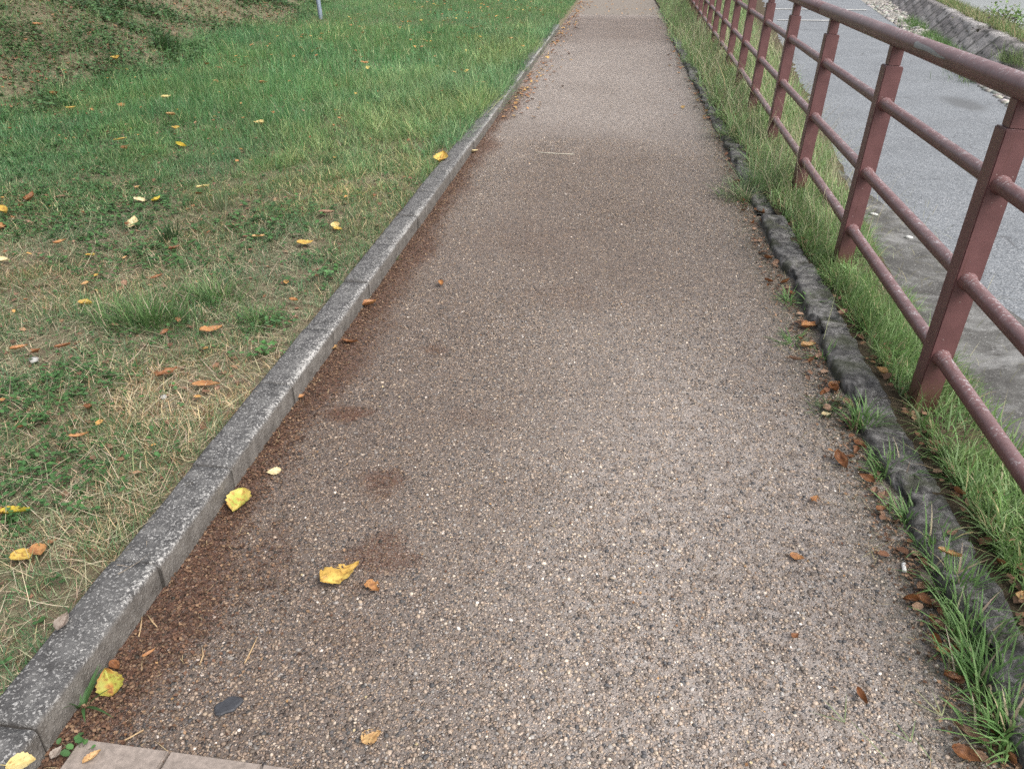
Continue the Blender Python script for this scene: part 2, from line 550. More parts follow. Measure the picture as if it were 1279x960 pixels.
q = np.stack([i, i + nP, i + nP + 1, i + 1], -1)
wv = np.array([0, .1, .5, .95, 1, 1, .45, .12, 0, .0, .0, 0, 0])
fc = np.array([1, 1, 1, .35, 0, 0, 0, 0, 0, 0, 0, 0, 0])
wear = (wv[None] * (.55 + .9 * (fbm(ys * 3, ys * 0, 65) - .3))[:, None])
q = np.concatenate([q] + [np.array([[e + k, e + k + 1, e + nP - 2 - k, e + nP - 1 - k]]) for e in (0, (len(ys) - 1) * nP) for k in range(nP // 2 - 1)])
kerb = link('kerb', mesh_np('kerb', V, q, attrs=dict(wear=wear.ravel(), joint=J.ravel() * .9, face=np.repeat(fc[None], len(ys), 0).ravel())), M['kerb'])
kerb['kind'] = 'structure'

# old broken stone edging on the railing side
eprof = np.array([(.922, -.06), (.922, -.01), (.923, .015), (.924, .032), (.928, .042)] + [(.936 + .0122 * k, .0465 + .0015 * (k % 2)) for k in range(10)] + [(1.056, .042), (1.063, .028), (1.066, .0), (1.066, -.06)])


def edging(y0, y1, st, seed, rough, dz=0.0, dx=0.0):
    ys = np.arange(y0, y1, st)
    X = np.repeat(eprof[None, :, 0], len(ys), 0); Z = np.repeat(eprof[None, :, 1], len(ys), 0); Y = np.repeat(ys[:, None], len(eprof), 1).copy()
    top = (Z > .02)
    n = fbm(Y * 7, X * 14, seed, 5) - .5
    n2 = fbm(Y * 2.1, X * 0, seed + 9) - .5
    blk = np.floor((Y + .05 * (X - 1)) / .47 + .3)
    tl = _h(blk.astype(int), blk.astype(int) * 0, seed + 20) - .5
    ch = fbm(Y * 26, X * 30, seed + 4, 3) - .5
    pit = sstep(.56, .72, fbm(Y * 12, X * 16, seed + 6, 3))
    Z = Z + top * (.006 * n * rough + .016 * tl + .05 * tl * (X - 1) + .010 * ch - .014 * pit + .03 * n2 * (rough - .8) + dz)
    X = X + .010 * n * rough + dx + .02 * n2 + .012 * tl + .008 * ch
    # block joints and knocked-off corners
    for jy in np.arange(y0 + .55, y1 - .2, .62 if rough < 1.5 else .37):
        jy = jy + .08 * random.random()
        d = np.exp(-((Y - jy + .06 * (X - 1)) / .010) ** 2)
        Z = Z - top * d * .022
        if random.random() < .55:
            d2 = np.exp(-((Y - jy) / .07) ** 2) * (X < .95)
            Z = Z - top * d2 * .03; X = X + d2 * .03
    e = np.minimum(sstep(y0 - .001, y0 + .05, Y), sstep(y1 + .001, y1 - .06, Y))
    Z = np.where(top, Z * (.35 + .65 * e), Z)
    return X, Y, Z


Vs, qs, off = [], [], 0
for a in [(.3, 4.98, .0125, 71, 1.0, 0, 0), (5.06, 15.5, .025, 77, 2.2, -.012, .012)]:
    X, Y, Z = edging(*a)
    Vs.append(np.stack([X, Y, Z], -1).reshape(-1, 3))
    nP = X.shape[1]
    i = np.arange((X.shape[0] - 1) * nP).reshape(X.shape[0] - 1, nP)[:, :-1].ravel()
    qs.append(np.stack([i, i + 1, i + nP + 1, i + nP], -1) + off)
    cap = [list(range(0, nP)), list(range((X.shape[0] - 1) * nP, X.shape[0] * nP))]
    for c in cap:
        for k in range(nP // 2 - 1): qs.append(np.array([[c[k], c[k + 1], c[nP - 2 - k], c[nP - 1 - k]]]) + off)
    off += len(Vs[-1])
ed = link('stone_kerb', mesh_np('stone_kerb', np.concatenate(Vs), np.concatenate(qs)), M['edging'], None, False)
ed['kind'] = 'structure'

# verge soil, road, stained concrete apron, rubble shoulder
grid('verge', np.linspace(0, 1, 26), span((-6, .5, .5), (.5, 30, .06)), verge_z, M['verge'],
     xf=lambda u, y: 1.03 + u * (road_l(y) + .08 - 1.03))


def a_damp(x, y):
    c = at(1205, 130, ROAD_Z)
    return .9 * blob(x, y, c[:2], (.22, .55), 81, .2)


grid('road', np.linspace(0, 1, 60), span((-6, 1, 1), (1, 30, .12), (30, 60, 3)), lambda x, y: ROAD_Z + .012 * (fbm(x * .8, y * .8, 83) - .5), M['asphalt'],
     attrs=dict(damp=a_damp), xf=lambda u, y: road_l(y) - .12 + u * (road_r(y) - road_l(y) + .12 + .03 * (fbm(y * 2.2, y * 0, 84) - .5)))
# apron: its asphalt side measured along the photo's edge
ax = np.array([[-2, 2.4], [1, 2.35], [2.4, 2.2], [3.0, 2.12], [3.83, 2.0], [4.07, 1.93], [4.67, 1.975], [5.17, 1.95], [5.94, 1.85], [6.8, 1.80], [7.4, 1.86]])
grid('gutter', np.linspace(0, 1, 22), span((-2, 1, .5), (1, 7.4, .05)), lambda x, y: ROAD_Z + .018 + .010 * (fbm(x * 5, y * 5, 85) - .5), M['gutter'],
     xf=lambda u, y: road_l(y) - .15 + u * (np.interp(y, ax[:, 0], ax[:, 1]) + .035 * (fbm(y * 6, y * 0, 86) - .5) - road_l(y) + .15))


def wall_x(y): return 4.87 + .197 * (y - 11.9)


def rub_z(x, y):
    n = fbm(x * 5, y * 5, 87, 5)
    return ROAD_Z - .01 + .09 * np.maximum(0, n - .42) * 2.2 * sstep(road_r(y), road_r(y) + .15, x)


grid('roadside', np.linspace(0, 1, 46), span((-6, 4, 1), (4, 30, .045)), rub_z, M['rubble'],
     xf=lambda u, y: road_r(y) - .06 + u * (np.where(y > 11.7, wall_x(y) + .1, 9) - road_r(y) + .06))
w = grid('water', np.linspace(4, 160, 60), np.linspace(11.0, 260, 80), lambda x, y: -1.0 + 0 * x, M['water'])

# white lines across the road
for (y0, x0, x1, wd) in [(20.75, 3.62, 5.0, .16), (24.2, 3.95, 6.45, .22)]:
    xs = np.linspace(x0, x1, 24)
    o = grid('road_marking', xs, np.array([y0 - wd / 2, y0, y0 + wd / 2]), lambda x, y: ROAD_Z + .014 + 0 * x, M['white'])

# pavers at the foot of the picture
bm = bmesh.new()


def paver(pts, z=.012):
    vs = [bm.verts.new((p[0], p[1], z)) for p in pts]
    f = bm.faces.new(vs)
    r = bmesh.ops.extrude_face_region(bm, geom=[f])
    for v in r['geom']:
        if isinstance(v, bmesh.types.BMVert): v.co.z = -.05
    return f


a0, a1 = at(103, 926)[:2], at(345, 960)[:2]
u = (a1 - a0) / np.linalg.norm(a1 - a0); vv = np.array([u[1], -u[0]])
for k in range(0, 4):
    for j in range(3):
        p = a0 + u * (.0 + k * .205 - (.1 if j % 2 else 0)) + vv * (j * .103)
        paver([p, p + u * .199, p + u * .199 + vv * .098, p + vv * .098])
bmesh.ops.recalc_face_normals(bm, faces=bm.faces)
bmesh.ops.bevel(bm, geom=[e for e in bm.edges if all(v.co.z > 0 for v in e.verts)], offset=.003, segments=2, affect='EDGES')
pv = bm_obj('paving', bm, M['brick']); pv['kind'] = 'structure'

# ------------------------------------------------------------------ railing
rail_dir = math.atan2(.030, 1.0)
root = empty('guard_railing', (1.172, 2.71, 0), -rail_dir)
root.rotation_euler = (0, .048, -rail_dir)      # it leans a little towards the road
tag(root, 'brown painted steel pedestrian railing with square posts and three round rails under a handrail', 'railing')
PITCHY = 1.43
NB = 17


def box_mesh(name, sx, sy, z0, z1, bev):
    bm = bmesh.new()
    bmesh.ops.create_cube(bm, size=1)
    for v in bm.verts: v.co = Vector((v.co.x * sx, v.co.y * sy, z0 + (v.co.z + .5) * (z1 - z0)))
    bmesh.ops.bevel(bm, geom=bm.edges[:], offset=bev, segments=2, affect='EDGES')
    me = bpy.data.meshes.new(name); bm.to_mesh(me); bm.free()
    return me


post_me = box_mesh('post', .079, .086, -.25, 1.0, .004)
neck_me = box_mesh('neck', .054, .060, 1.0005, 1.085, .003)
hw = .044
v_, q_ = lathe_y([(hw - .002, .031), (hw + .006, .0305), (hw + .014, .0272), (hw + .022, .0255), (PITCHY / 2, .0252), (PITCHY - hw - .022, .0255),
                  (PITCHY - hw - .014, .0272), (PITCHY - hw - .006, .0305), (PITCHY - hw + .002, .031)], 20)
rail_me = mesh_np('rail', v_, q_)
for k in range(-1, NB):
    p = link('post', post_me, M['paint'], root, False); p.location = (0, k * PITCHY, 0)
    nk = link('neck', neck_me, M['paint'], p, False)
    if k < NB - 1:
        for z in (.835, .515, .232):
            r = link('rail', rail_me, M['paint'], root); r.location = (0, k * PITCHY, z)
L0, L1 = -PITCHY - .6, (NB - 1) * PITCHY + .3
pr = [(L0, .001), (L0, .030), (L0 + .006, .0385)]
for k in range(-1, NB):
    y = k * PITCHY
    if k % 4 == 2: pr += [(y + .35, .0385), (y + .352, .0375), (y + .356, .0375), (y + .358, .0385)]
    else: pr += [(y, .0385)]
pr += [(L1 - .006, .0385), (L1, .030), (L1, .001)]
v_, q_ = lathe_y(pr, 28)
hr = link('handrail', mesh_np('handrail', v_, q_), M['paint'], root); hr.location = (0, 0, 1.113)
# paint worn to bare metal in a long tapering patch on the path side of the handrail
Vp, qp = [], []
na, ny = 7, 24
for j in range(ny + 1):
    f = j / ny
    half = (.30 * (1 - f) ** .6 + .02) * min(1, (f / .05) ** .5 if f < .05 else 1)
    for i_ in range(na + 1):
        ang = math.pi - .42 + (.32 * f) + half * (i_ / na - .5) * 2 + .05 * math.sin(9 * f + i_)
        Vp.append((.0388 * math.cos(ang), -f * .42, .0388 * math.sin(ang)))
for j in range(ny):
    for i_ in range(na):
        a = j * (na + 1) + i_
        qp.append((a, a + 1, a + na + 2, a + na + 1))
bp_ = link('bare_patch', mesh_np('bare_patch', np.array(Vp), np.array(qp)), M['bare'], hr)
bp_.location = (0, 1.08, 0)


# ------------------------------------------------------------------ grass builders
def blades(P, L, W, az, lean, curl, c0, c1, seg=3, floor=None, twist=None):
    N = len(P)
    P = np.asarray(P, float)
    d = np.stack([np.cos(az), np.sin(az), np.zeros(N)], -1)
    tw = RNG.uniform(-.9, .9, N) if twist is None else twist
    side = np.stack([-np.sin(az + tw), np.cos(az + tw), np.zeros(N)], -1)
    cur = P.copy()
    rows, cols = [], []
    for s in range(seg + 1):
        f = s / seg
        wd = W * (1 - f ** 1.7) * (.75 + .5 * min(1, f * 3)) * .5
        c = c0 * (1 - f) + c1 * f
        if s < seg:
            rows += [cur - side * wd[:, None], cur + side * wd[:, None]]; cols += [c, c]
        else:
            rows.append(cur.copy()); cols.append(c)
        th = np.clip(lean + curl * f, -.2, 2.3)
        cur = cur + (L / seg)[:, None] * (np.sin(th)[:, None] * d + np.cos(th)[:, None] * np.array([0, 0, 1.0]))
        fl = (P[:, 2] if floor is None else floor) + .003
        cur[:, 2] = np.maximum(cur[:, 2], fl)
    k = 2 * seg + 1
    V = np.stack(rows, 1).reshape(-1, 3); C = np.stack(cols, 1).reshape(-1, 3)
    b = np.arange(N)[:, None] * k
    quads = [np.stack([b[:, 0] + 2 * s, b[:, 0] + 2 * s + 1, b[:, 0] + 2 * s + 3, b[:, 0] + 2 * s + 2], -1) for s in range(seg - 1)]
    q = np.concatenate(quads) if quads else np.zeros((0, 4), int)
    t = np.stack([b[:, 0] + 2 * seg - 2, b[:, 0] + 2 * seg - 1, b[:, 0] + 2 * seg], -1)
    return V, q, t, C


def join(parts):
    V, q, t, C, o = [], [], [], [], 0
    for a in parts:
        V.append(a[0]); q.append(a[1] + o); t.append(a[2] + o); C.append(a[3]); o += len(a[0])
    return np.concatenate(V), np.concatenate(q), np.concatenate(t), np.concatenate(C)


def build(name, parts, mat, parent=None):
    V, q, t, C = join(parts)
    return link(name, mesh_np(name, V, q, t, C), mat, parent)


def jit(c, n, a=.25):
    return np.array(c)[None] * (1 + a * RNG.uniform(-1, 1, (n, 1))) * (1 + .08 * RNG.uniform(-1, 1, (n, 3)))


GREEN = (.098, .178, .098)
LUSH = (.076, .172, .074)
OLIVE = (.155, .195, .11)
PALE = (.27, .30, .19)
STRAW = (.47, .40, .28)
BROWN = (.20, .135, .08)

DRY = [((235, 490), (.42, .30), 1.0), ((120, 640), (.40, .28), .6), ((420, 230), (.5, .7), .5), ((60, 335), (.9, .35), .55), ((330, 450), (.28, .25), .7),
       ((480, 215), (.35, .9), .55), ((470, 80), (.5, 1.6), .35), ((90, 560), (.35, .2), .5)]
LUSHB = [((420, 100), (2.6, 5), .9), ((60, 800), (.16, .25), .7), ((250, 160), (2.2, 2.0), .6), ((190, 400), (.3, .2), .8)]


def dryness(x, y):
    d = .30 * sstep(6.5, 2.5, y) + .45 * (fbm(x * 1.3, y * 1.1, 101) - .5) + .25 * (fbm(x * 5, y * 5, 102) - .5) + .12
    for c, r, k in DRY: d = np.maximum(d, k * blob(x, y, at(*c, .07)[:2], r, 103, .5))
    for c, r, k in LUSHB: d = d * (1 - .75 * k * blob(x, y, at(*c, .07)[:2], r, 104, .4))
    return np.clip(d, 0, 1)


def scatter(x0, x1, y0, y1, dens, seed=None, m=560, zf=lawn_z):
    n = int((x1 - x0) * (y1 - y0) * dens)
    x = RNG.uniform(x0, x1, n); y = RNG.uniform(y0, y1, n)
    z = zf(x, y)
    k = near_view(x, y, z, m)
    return x[k], y[k], z[k]


parts, straw = [], []
for (x0, y0, y1, dens, seg, ws) in [(-3.9, .5, 2.2, 28000, 3, .9), (-4.6, 2.2, 3.6, 22000, 3, 1.0), (-6.2, 3.6, 6, 13500, 2, 1.25),
                                    (-7.5, 6, 10, 5000, 2, 1.7), (-9, 10, 16, 2200, 2, 2.5), (-11, 16, 28, 1000, 1, 3.8)]:
    x, y, z = scatter(x0, -1.12, y0, y1, dens)
    onk = x > -1.232 + .022 * (fbm(y * 11, y * 0, 106) - .5) + .11 * sstep(5.5, 9, y) * (fbm(y * 1.6, y * 0, 115) + .2)
    bank = x < bank_x(y) - .1
    bare = fbm(x * 2.6, y * 2.6, 107)
    dr = dryness(x, y) * (1 - .6 * sstep(4.5, 8, y))
    keep = ~onk & (RNG.random(len(x)) < np.where(bank, .22, 1)) & (RNG.random(len(x)) < 1.05 - .55 * sstep(.54, .7, bare) * sstep(7, 3.5, y) - .35 * sstep(.6, 1, dr))
    x, y, z, dr = x[keep], y[keep], z[keep], dr[keep]
    n = len(x)
    cl = fbm(x * 5.5, y * 4.2, 116, 3)
    kc = RNG.random(n) < .38 + 1.25 * sstep(.3, .62, cl)
    x, y, z, dr, cl = x[kc], y[kc], z[kc], dr[kc], cl[kc]; n = len(x)
    tall = (.030 + .085 * sstep(4, 9, y)) * (.55 + .95 * cl) + .022 * fbm(x * 2, y * 2, 108)
    L = tall * RNG.uniform(.55, 1.5, n)
    dry = RNG.random(n) < dr * .70
    flat = np.clip(RNG.normal(.85 - .2 * sstep(4, 8, y), .42, n) + .35 * dry, .05, 1.6)
    c = np.where((RNG.random(n) < .5)[:, None], jit(GREEN, n), jit(LUSH, n))
    pick = RNG.random(n)
    c = np.where((pick < .22 + .2 * dr)[:, None], jit(OLIVE, n), c)
    c = np.where((pick > .93)[:, None], jit(PALE, n), c)
    c = np.where(dry[:, None], np.where((RNG.random(n) < .68)[:, None], jit(STRAW, n), jit(BROWN, n)), c)
    lod = np.maximum(blob(x, y, at(530, 130, .07)[:2], (1.1, 3.2), 105, .7), blob(x, y, at(640, 60, .07)[:2], (.8, 4), 109, .7))
    c = np.where((RNG.random(n) < .55 * lod)[:, None] & ~dry[:, None], jit((.22, .26, .15), n, .3), c)
    tone = .60 + .5 * fbm(x * .9, y * .7, 110) + .38 * cl + .35 * (fbm(x * 4, y * 3, 113) - .5) * 1.2
    warm = (fbm(x * 1.7, y * 1.2, 114) - .5)[:, None] * np.array([.5, .12, -.2])
    c = c * tone[:, None] * (1 + warm) * (1 + np.array([.03, .24, .02])[None] * sstep(3.5, 7, y)[:, None])
    L = L * (1 + .5 * lod); flat = np.clip(flat + .35 * lod, .05, 1.6)
    c0 = c * np.array([1.1, 1.05, 1.0]); c1 = c * np.array([1.12, 1.08, .95])
    parts.append(blades(np.stack([x, y, z - .004], -1), L * np.where(dry, 1.3, 1), .0024 * ws * RNG.uniform(.7, 1.35, n), RNG.uniform(0, 6.283, n), flat, RNG.uniform(-.1, 1.0, n), c0, c1, seg))
g = build('grass', parts, M['grass'])
tag(g, kind='stuff')

# long strands lying over the lawn, the dry ones in mats
parts = []
for (x0, y0, y1, dens) in [(-3.9, .5, 2.4, 1300), (-4.6, 2.4, 4.2, 1000), (-6, 4.2, 8, 300), (-8, 8, 15, 90)]:
    x, y, z = scatter(x0, -1.2, y0, y1, dens * 2)
    dr = dryness(x, y)
    keep = (RNG.random(len(x)) < .12 + .9 * dr) & (x < -1.235) & (x > bank_x(y))
    x, y, z, dr = x[keep], y[keep], z[keep], dr[keep]
    n = len(x)
    c = np.where((RNG.random(n) < .75 - .5 * sstep(4, 7, y))[:, None], jit(STRAW, n, .35), jit((.26, .29, .16), n))
    parts.append(blades(np.stack([x, y, z + RNG.uniform(.0, .022, n)], -1), RNG.uniform(.04, .17, n), np.maximum(1, y / 4.5) * RNG.uniform(.0012, .0026, n), RNG.uniform(0, 6.283, n),
                        RNG.uniform(1.25, 1.62, n), RNG.uniform(-.5, .5, n), c, c * .95, 4, floor=z))
g = build('dry_grass', parts, M['straw'])
tag(g, kind='stuff')


# ------------------------------------------------------------------ small leaves (clover, ivy) as ground cover
def leaflets(P, r, tilt, az, c, npt=6):
    """round folded leaflets: fans of npt+1 points"""
    N = len(P)
    ang = np.linspace(0, 2 * np.pi, npt, endpoint=False)
    shape = np.stack([np.cos(ang), np.sin(ang) * .8, np.abs(np.sin(ang)) * .25], -1)
    loc = np.concatenate([np.zeros((1, 3)), shape])[None] * r[:, None, None]
    ct, st = np.cos(tilt)[:, None], np.sin(tilt)[:, None]
    xx = loc[..., 0] * ct - loc[..., 2] * st; zz = loc[..., 0] * st + loc[..., 2] * ct
    ca, sa = np.cos(az)[:, None], np.sin(az)[:, None]
    V = np.stack([xx * ca - loc[..., 1] * sa, xx * sa + loc[..., 1] * ca, zz], -1) + P[:, None]
    b = np.arange(N)[:, None] * (npt + 1)
    t = np.concatenate([np.stack([b[:, 0], b[:, 0] + 1 + k, b[:, 0] + 1 + (k + 1) % npt], -1) for k in range(npt)])
    C = np.repeat(c[:, None], npt + 1, 1).copy()
    C[:, 0] *= 1.25
    return V.reshape(-1, 3), np.zeros((0, 4), int), t, C.reshape(-1, 3)


CLOV = [((40, 490), (.35, .28), 1), ((20, 610), (.3, .25), .8), ((60, 260), (.9, .7), .8), ((330, 400), (.18, .16), .7), ((175, 320), (.5, .4), .5), ((330, 275), (.4, .5), .5),
        ((60, 180), (1.3, 1.2), .5)]
parts = []
for (x0, y0, y1, dens, rs) in [(-4, .9, 3.6, 2300, .0085), (-6.2, 3.6, 7.5, 1300, .013)]:
    x, y, z = scatter(x0, -1.28, y0, y1, dens)
    k = np.zeros(len(x))
    for c, r, a in CLOV: k = np.maximum(k, a * blob(x, y, at(*c, .07)[:2], r, 111, .6))
    k = np.maximum(.75 * k, .03 + .18 * sstep(.60, .72, fbm(x * 2.2, y * 2.2, 112)))
    kk = RNG.random(len(x)) < k
    x, y, z = x[kk], y[kk], z[kk]
    n = len(x)
    for j in range(3):
        r = rs * RNG.uniform(.6, 1.25, n); az = RNG.uniform(0, 6.28, n)[:] + j * 2.1
        h = RNG.uniform(.008, .04, n)
        parts.append(leaflets(np.stack([x + r * np.cos(az), y + r * np.sin(az), z + h], -1), r, RNG.uniform(-.5, .4, n), az, jit((.055, .125, .04), n, .35)))
tag(build('clover', parts, M['herb']), kind='stuff')

parts = []
for (x0, x1, y0, y1, dens, rs) in [(-9, -5.0, 4, 10, 1000, .018), (-13, -5.4, 10, 19, 520, .026), (-16, -6, 19, 32, 220, .04)]:
    x, y, z = scatter(x0, x1, y0, y1, dens)
    iv = .55 * fbm(x * .9, y * .7, 121) + .45 * fbm(x * 2.6, y * 2.2, 122)
    k = (x < bank_x(y) + .35) & (RNG.random(len(x)) < .10 + 1.0 * sstep(.42, .62, iv))
    x, y, z = x[k], y[k], z[k]; n = len(x)
    for j in range(2):
        parts.append(leaflets(np.stack([x + RNG.normal(0, .03, n), y + RNG.normal(0, .03, n), z + RNG.uniform(.01, .10, n)], -1), rs * RNG.uniform(.6, 1.3, n),
                              RNG.uniform(-.7, .5, n), RNG.uniform(0, 6.28, n), jit((.062, .12, .044), n, .5), 5))
tag(build('ground_cover', parts, M['herb']), kind='stuff')

# brown leaf crumbs on the bank
parts = []
x, y, z = scatter(-11, -5.0, 4, 20, 150)
k = x < bank_x(y) + .7
x, y, z = x[k], y[k], z[k]; n = len(x)
parts.append(leaflets(np.stack([x, y, z + .02], -1), RNG.uniform(.012, .034, n), RNG.uniform(-.5, .5, n), RNG.uniform(0, 6.28, n), jit((.16, .08, .045), n, .6), 5))
x, y, z = scatter(-5.5, -1.3, .9, 7, 90)
n = len(x)
parts.append(leaflets(np.stack([x, y, z + RNG.uniform(.0, .015, n)], -1), RNG.uniform(.006, .018, n), RNG.uniform(-.5, .5, n), RNG.uniform(0, 6.28, n), jit((.16, .085, .055), n, .5), 5))


# litter along both kerbs: crumbs, needles, twigs
def crumbs(x, y, z, r0, r1, cs, k=4):
    n = len(x)
    c = np.array(cs)[RNG.integers(0, len(cs), n)] * (1 + .3 * RNG.uniform(-1, 1, (n, 1)))
    return leaflets(np.stack([x, y, z], -1), RNG.uniform(r0, r1, n) , RNG.uniform(-.5, .5, n), RNG.uniform(0, 6.28, n), c, k)


RED = [(.075, .036, .022), (.10, .052, .033), (.04, .02, .014), (.13, .07, .042), (.2, .125, .075)]
n = 9000
y = .75 + 9 * RNG.random(n) ** 1.6
x = KX0 + .004 + np.abs(RNG.normal(0, .075 + .06 * (y < 1.7), n)) * (.5 + fbm(y * 3, y * 0, 131))
parts.append(crumbs(x, y, RNG.uniform(.003, .008, n), .002, .0065, RED))
n = 500
y = .8 + 8 * RNG.random(n) ** 1.7; x = KX0 + .01 + np.abs(RNG.normal(0, .13, n))
c = np.array(RED + [(.42, .32, .18)])[RNG.integers(0, 6, n)]
parts.append(blades(np.stack([x, y, np.full(n, .006)], -1), RNG.uniform(.01, .05, n), RNG.uniform(.001, .0022, n), RNG.uniform(0, 6.28, n), np.full(n, 1.5), RNG.uniform(-.3, .3, n), c, c, 3, floor=np.full(n, .004)))
# right side
n = 5200
y = .9 + 15 * RNG.random(n) ** 1.8
x = path_r(y) - .02 - np.abs(RNG.normal(0, .055, n))
parts.append(crumbs(x, y, RNG.uniform(.003, .01, n), .002, .008, [(.10, .05, .03), (.17, .10, .06), (.06, .035, .022), (.26, .16, .10)]))
n = 900
y = .9 + 10 * RNG.random(n) ** 1.5; x = 1.07 + .12 * RNG.random(n)
parts.append(crumbs(x, y, verge_z(x, y) + RNG.uniform(.004, .02, n), .005, .02, [(.14, .07, .04), (.2, .12, .075), (.09, .05, .03)], 5))
n = 420
y = .9 + 7 * RNG.random(n) ** 1.5; x = path_r(y) - .01 - np.abs(RNG.normal(0, .11, n))
c = jit((.36, .29, .17), n, .4)
parts.append(blades(np.stack([x, y, np.full(n, .006)], -1), RNG.uniform(.015, .09, n), RNG.uniform(.0008, .002, n), RNG.uniform(0, 6.28, n), np.full(n, 1.5), RNG.uniform(-.4, .4, n), c, c, 4, floor=np.full(n, .004)))
# crumbs dropped over the open path
n = 1500
y = .9 + 13 * RNG.random(n) ** 1.3; x = RNG.uniform(KX0, .85, n)
parts.append(crumbs(x, y, np.full(n, .005), .0015, .005, [(.22, .11, .05), (.34, .2, .09), (.11, .05, .03), (.42, .34, .2)]))
# leaf drifts at the far end of the path
n = 700
y = RNG.uniform(8, 25, n); sidew = RNG.random(n) < .65
x = np.where(sidew, KX0 + .03 + np.abs(RNG.normal(0, .16, n)), path_r(y) - np.abs(RNG.normal(0, .12, n)))
parts.append(crumbs(x, y, np.full(n, .012), .012, .032, [(.30, .16, .07), (.22, .11, .06), (.42, .27, .10), (.16, .08, .05)], 5))
n = 160
y = RNG.uniform(20.5, 26, n); x = RNG.uniform(-1.5, 1.4, n)
parts.append(crumbs(x, y, np.full(n, .01), .012, .03, [(.30, .17, .08), (.36, .22, .10)], 5))
x, y, z = scatter(-6, -1.35, 1.2, 9, 14, None, 60)
n = len(x)
parts.append(crumbs(x, y, z + .02 + .04 * sstep(5, 9, y), .009, .02, [(.20, .09, .045), (.15, .07, .045), (.24, .14, .08), (.40, .22, .07)], 6))
x, y, z = scatter(-5.5, -1.3, 9, 24, 3.2, None, 60)
n = len(x)
parts.append(crumbs(x, y, z + .08, .02, .04, [(.42, .22, .07), (.36, .16, .06), (.45, .33, .10), (.25, .13, .06)], 6))
n = 170
y = .95 + 8 * RNG.random(n) ** 1.5
x = np.where(RNG.random(n) < .7, path_r(y) - .02 - np.abs(RNG.normal(0, .04, n)), RNG.uniform(1.06, 1.11, n))
parts.append(crumbs(x, y, np.where(x < 1, .012, .045), .007, .019, [(.17, .08, .045), (.22, .12, .075), (.28, .18, .12), (.10, .05, .03)], 6))
tag(build('leaf_litter', parts, M['litter']), kind='stuff')

# (kept for the litter mass: leaf pieces beyond the single leaves)
# loose grit lying on the path surface and between its stones
ICO = None
bm = bmesh.new(); bmesh.ops.create_icosphere(bm, subdivisions=1, radius=1)
icoV = np.array([v.co[:] for v in bm.verts]); icoF = np.array([[v.index for v in f.verts] for f in bm.faces]); bm.free()


def stones(x, y, z, r, c, sq=.55):
    n = len(x)
    s = r[:, None] * np.stack([RNG.uniform(.75, 1.35, n), RNG.uniform(.7, 1.1, n), RNG.uniform(.4, .8, n) * sq / .55], -1)
    a = RNG.uniform(0, 6.28, n)
    v = icoV[None] * (1 + .14 * RNG.uniform(-1, 1, (n, len(icoV), 1))) * s[:, None]
    X = v[..., 0] * np.cos(a)[:, None] - v[..., 1] * np.sin(a)[:, None]
    Y = v[..., 0] * np.sin(a)[:, None] + v[..., 1] * np.cos(a)[:, None]
    V = np.stack([X + x[:, None], Y + y[:, None], v[..., 2] + z[:, None]], -1)
    t = (icoF[None] + (np.arange(n) * len(icoV))[:, None, None]).reshape(-1, 3)
    return V.reshape(-1, 3), np.zeros((0, 4), int), t, np.repeat(c[:, None], len(icoV), 1).reshape(-1, 3)


n = 75000
y = .7 + 6.5 * RNG.random(n) ** 1.5; x = RNG.uniform(KX0, .9, n)
pal = np.array([(.05, .05, .055), (.10, .085, .075), (.17, .135, .11), (.24, .20, .165), (.25, .21, .165), (.20, .195, .19), (.37, .33, .28), (.54, .52, .49)])
c = pal[RNG.choice(8, n, p=[.14, .22, .23, .19, .07, .11, .034, .006])] * (1 + .2 * RNG.uniform(-1, 1, (n, 1)))
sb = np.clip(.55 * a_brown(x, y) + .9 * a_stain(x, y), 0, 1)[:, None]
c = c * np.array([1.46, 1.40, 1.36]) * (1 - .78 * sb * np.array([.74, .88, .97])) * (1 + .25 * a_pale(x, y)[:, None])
st = stones(x, y, RNG.uniform(-.0016, .0012, n), np.clip(RNG.lognormal(math.log(.0035), .30, n), .0018, .0068), c, .62)
st_o = build('pebbles', [st], M['pebble'])
tag(st_o, kind='stuff')
# rubble along the road's far edge
n = 1500
y = RNG.uniform(7, 27, n); x = road_r(y) + RNG.random(n) ** 1.3 * (wall_x(y) - road_r(y))
c = jit((.34, .325, .30), n, .45)
tag(build('rubble', [stones(x, y, rub_z(x, y) + .005, RNG.uniform(.015, .07, n), c, .5)], M['pebble']), kind='stuff')

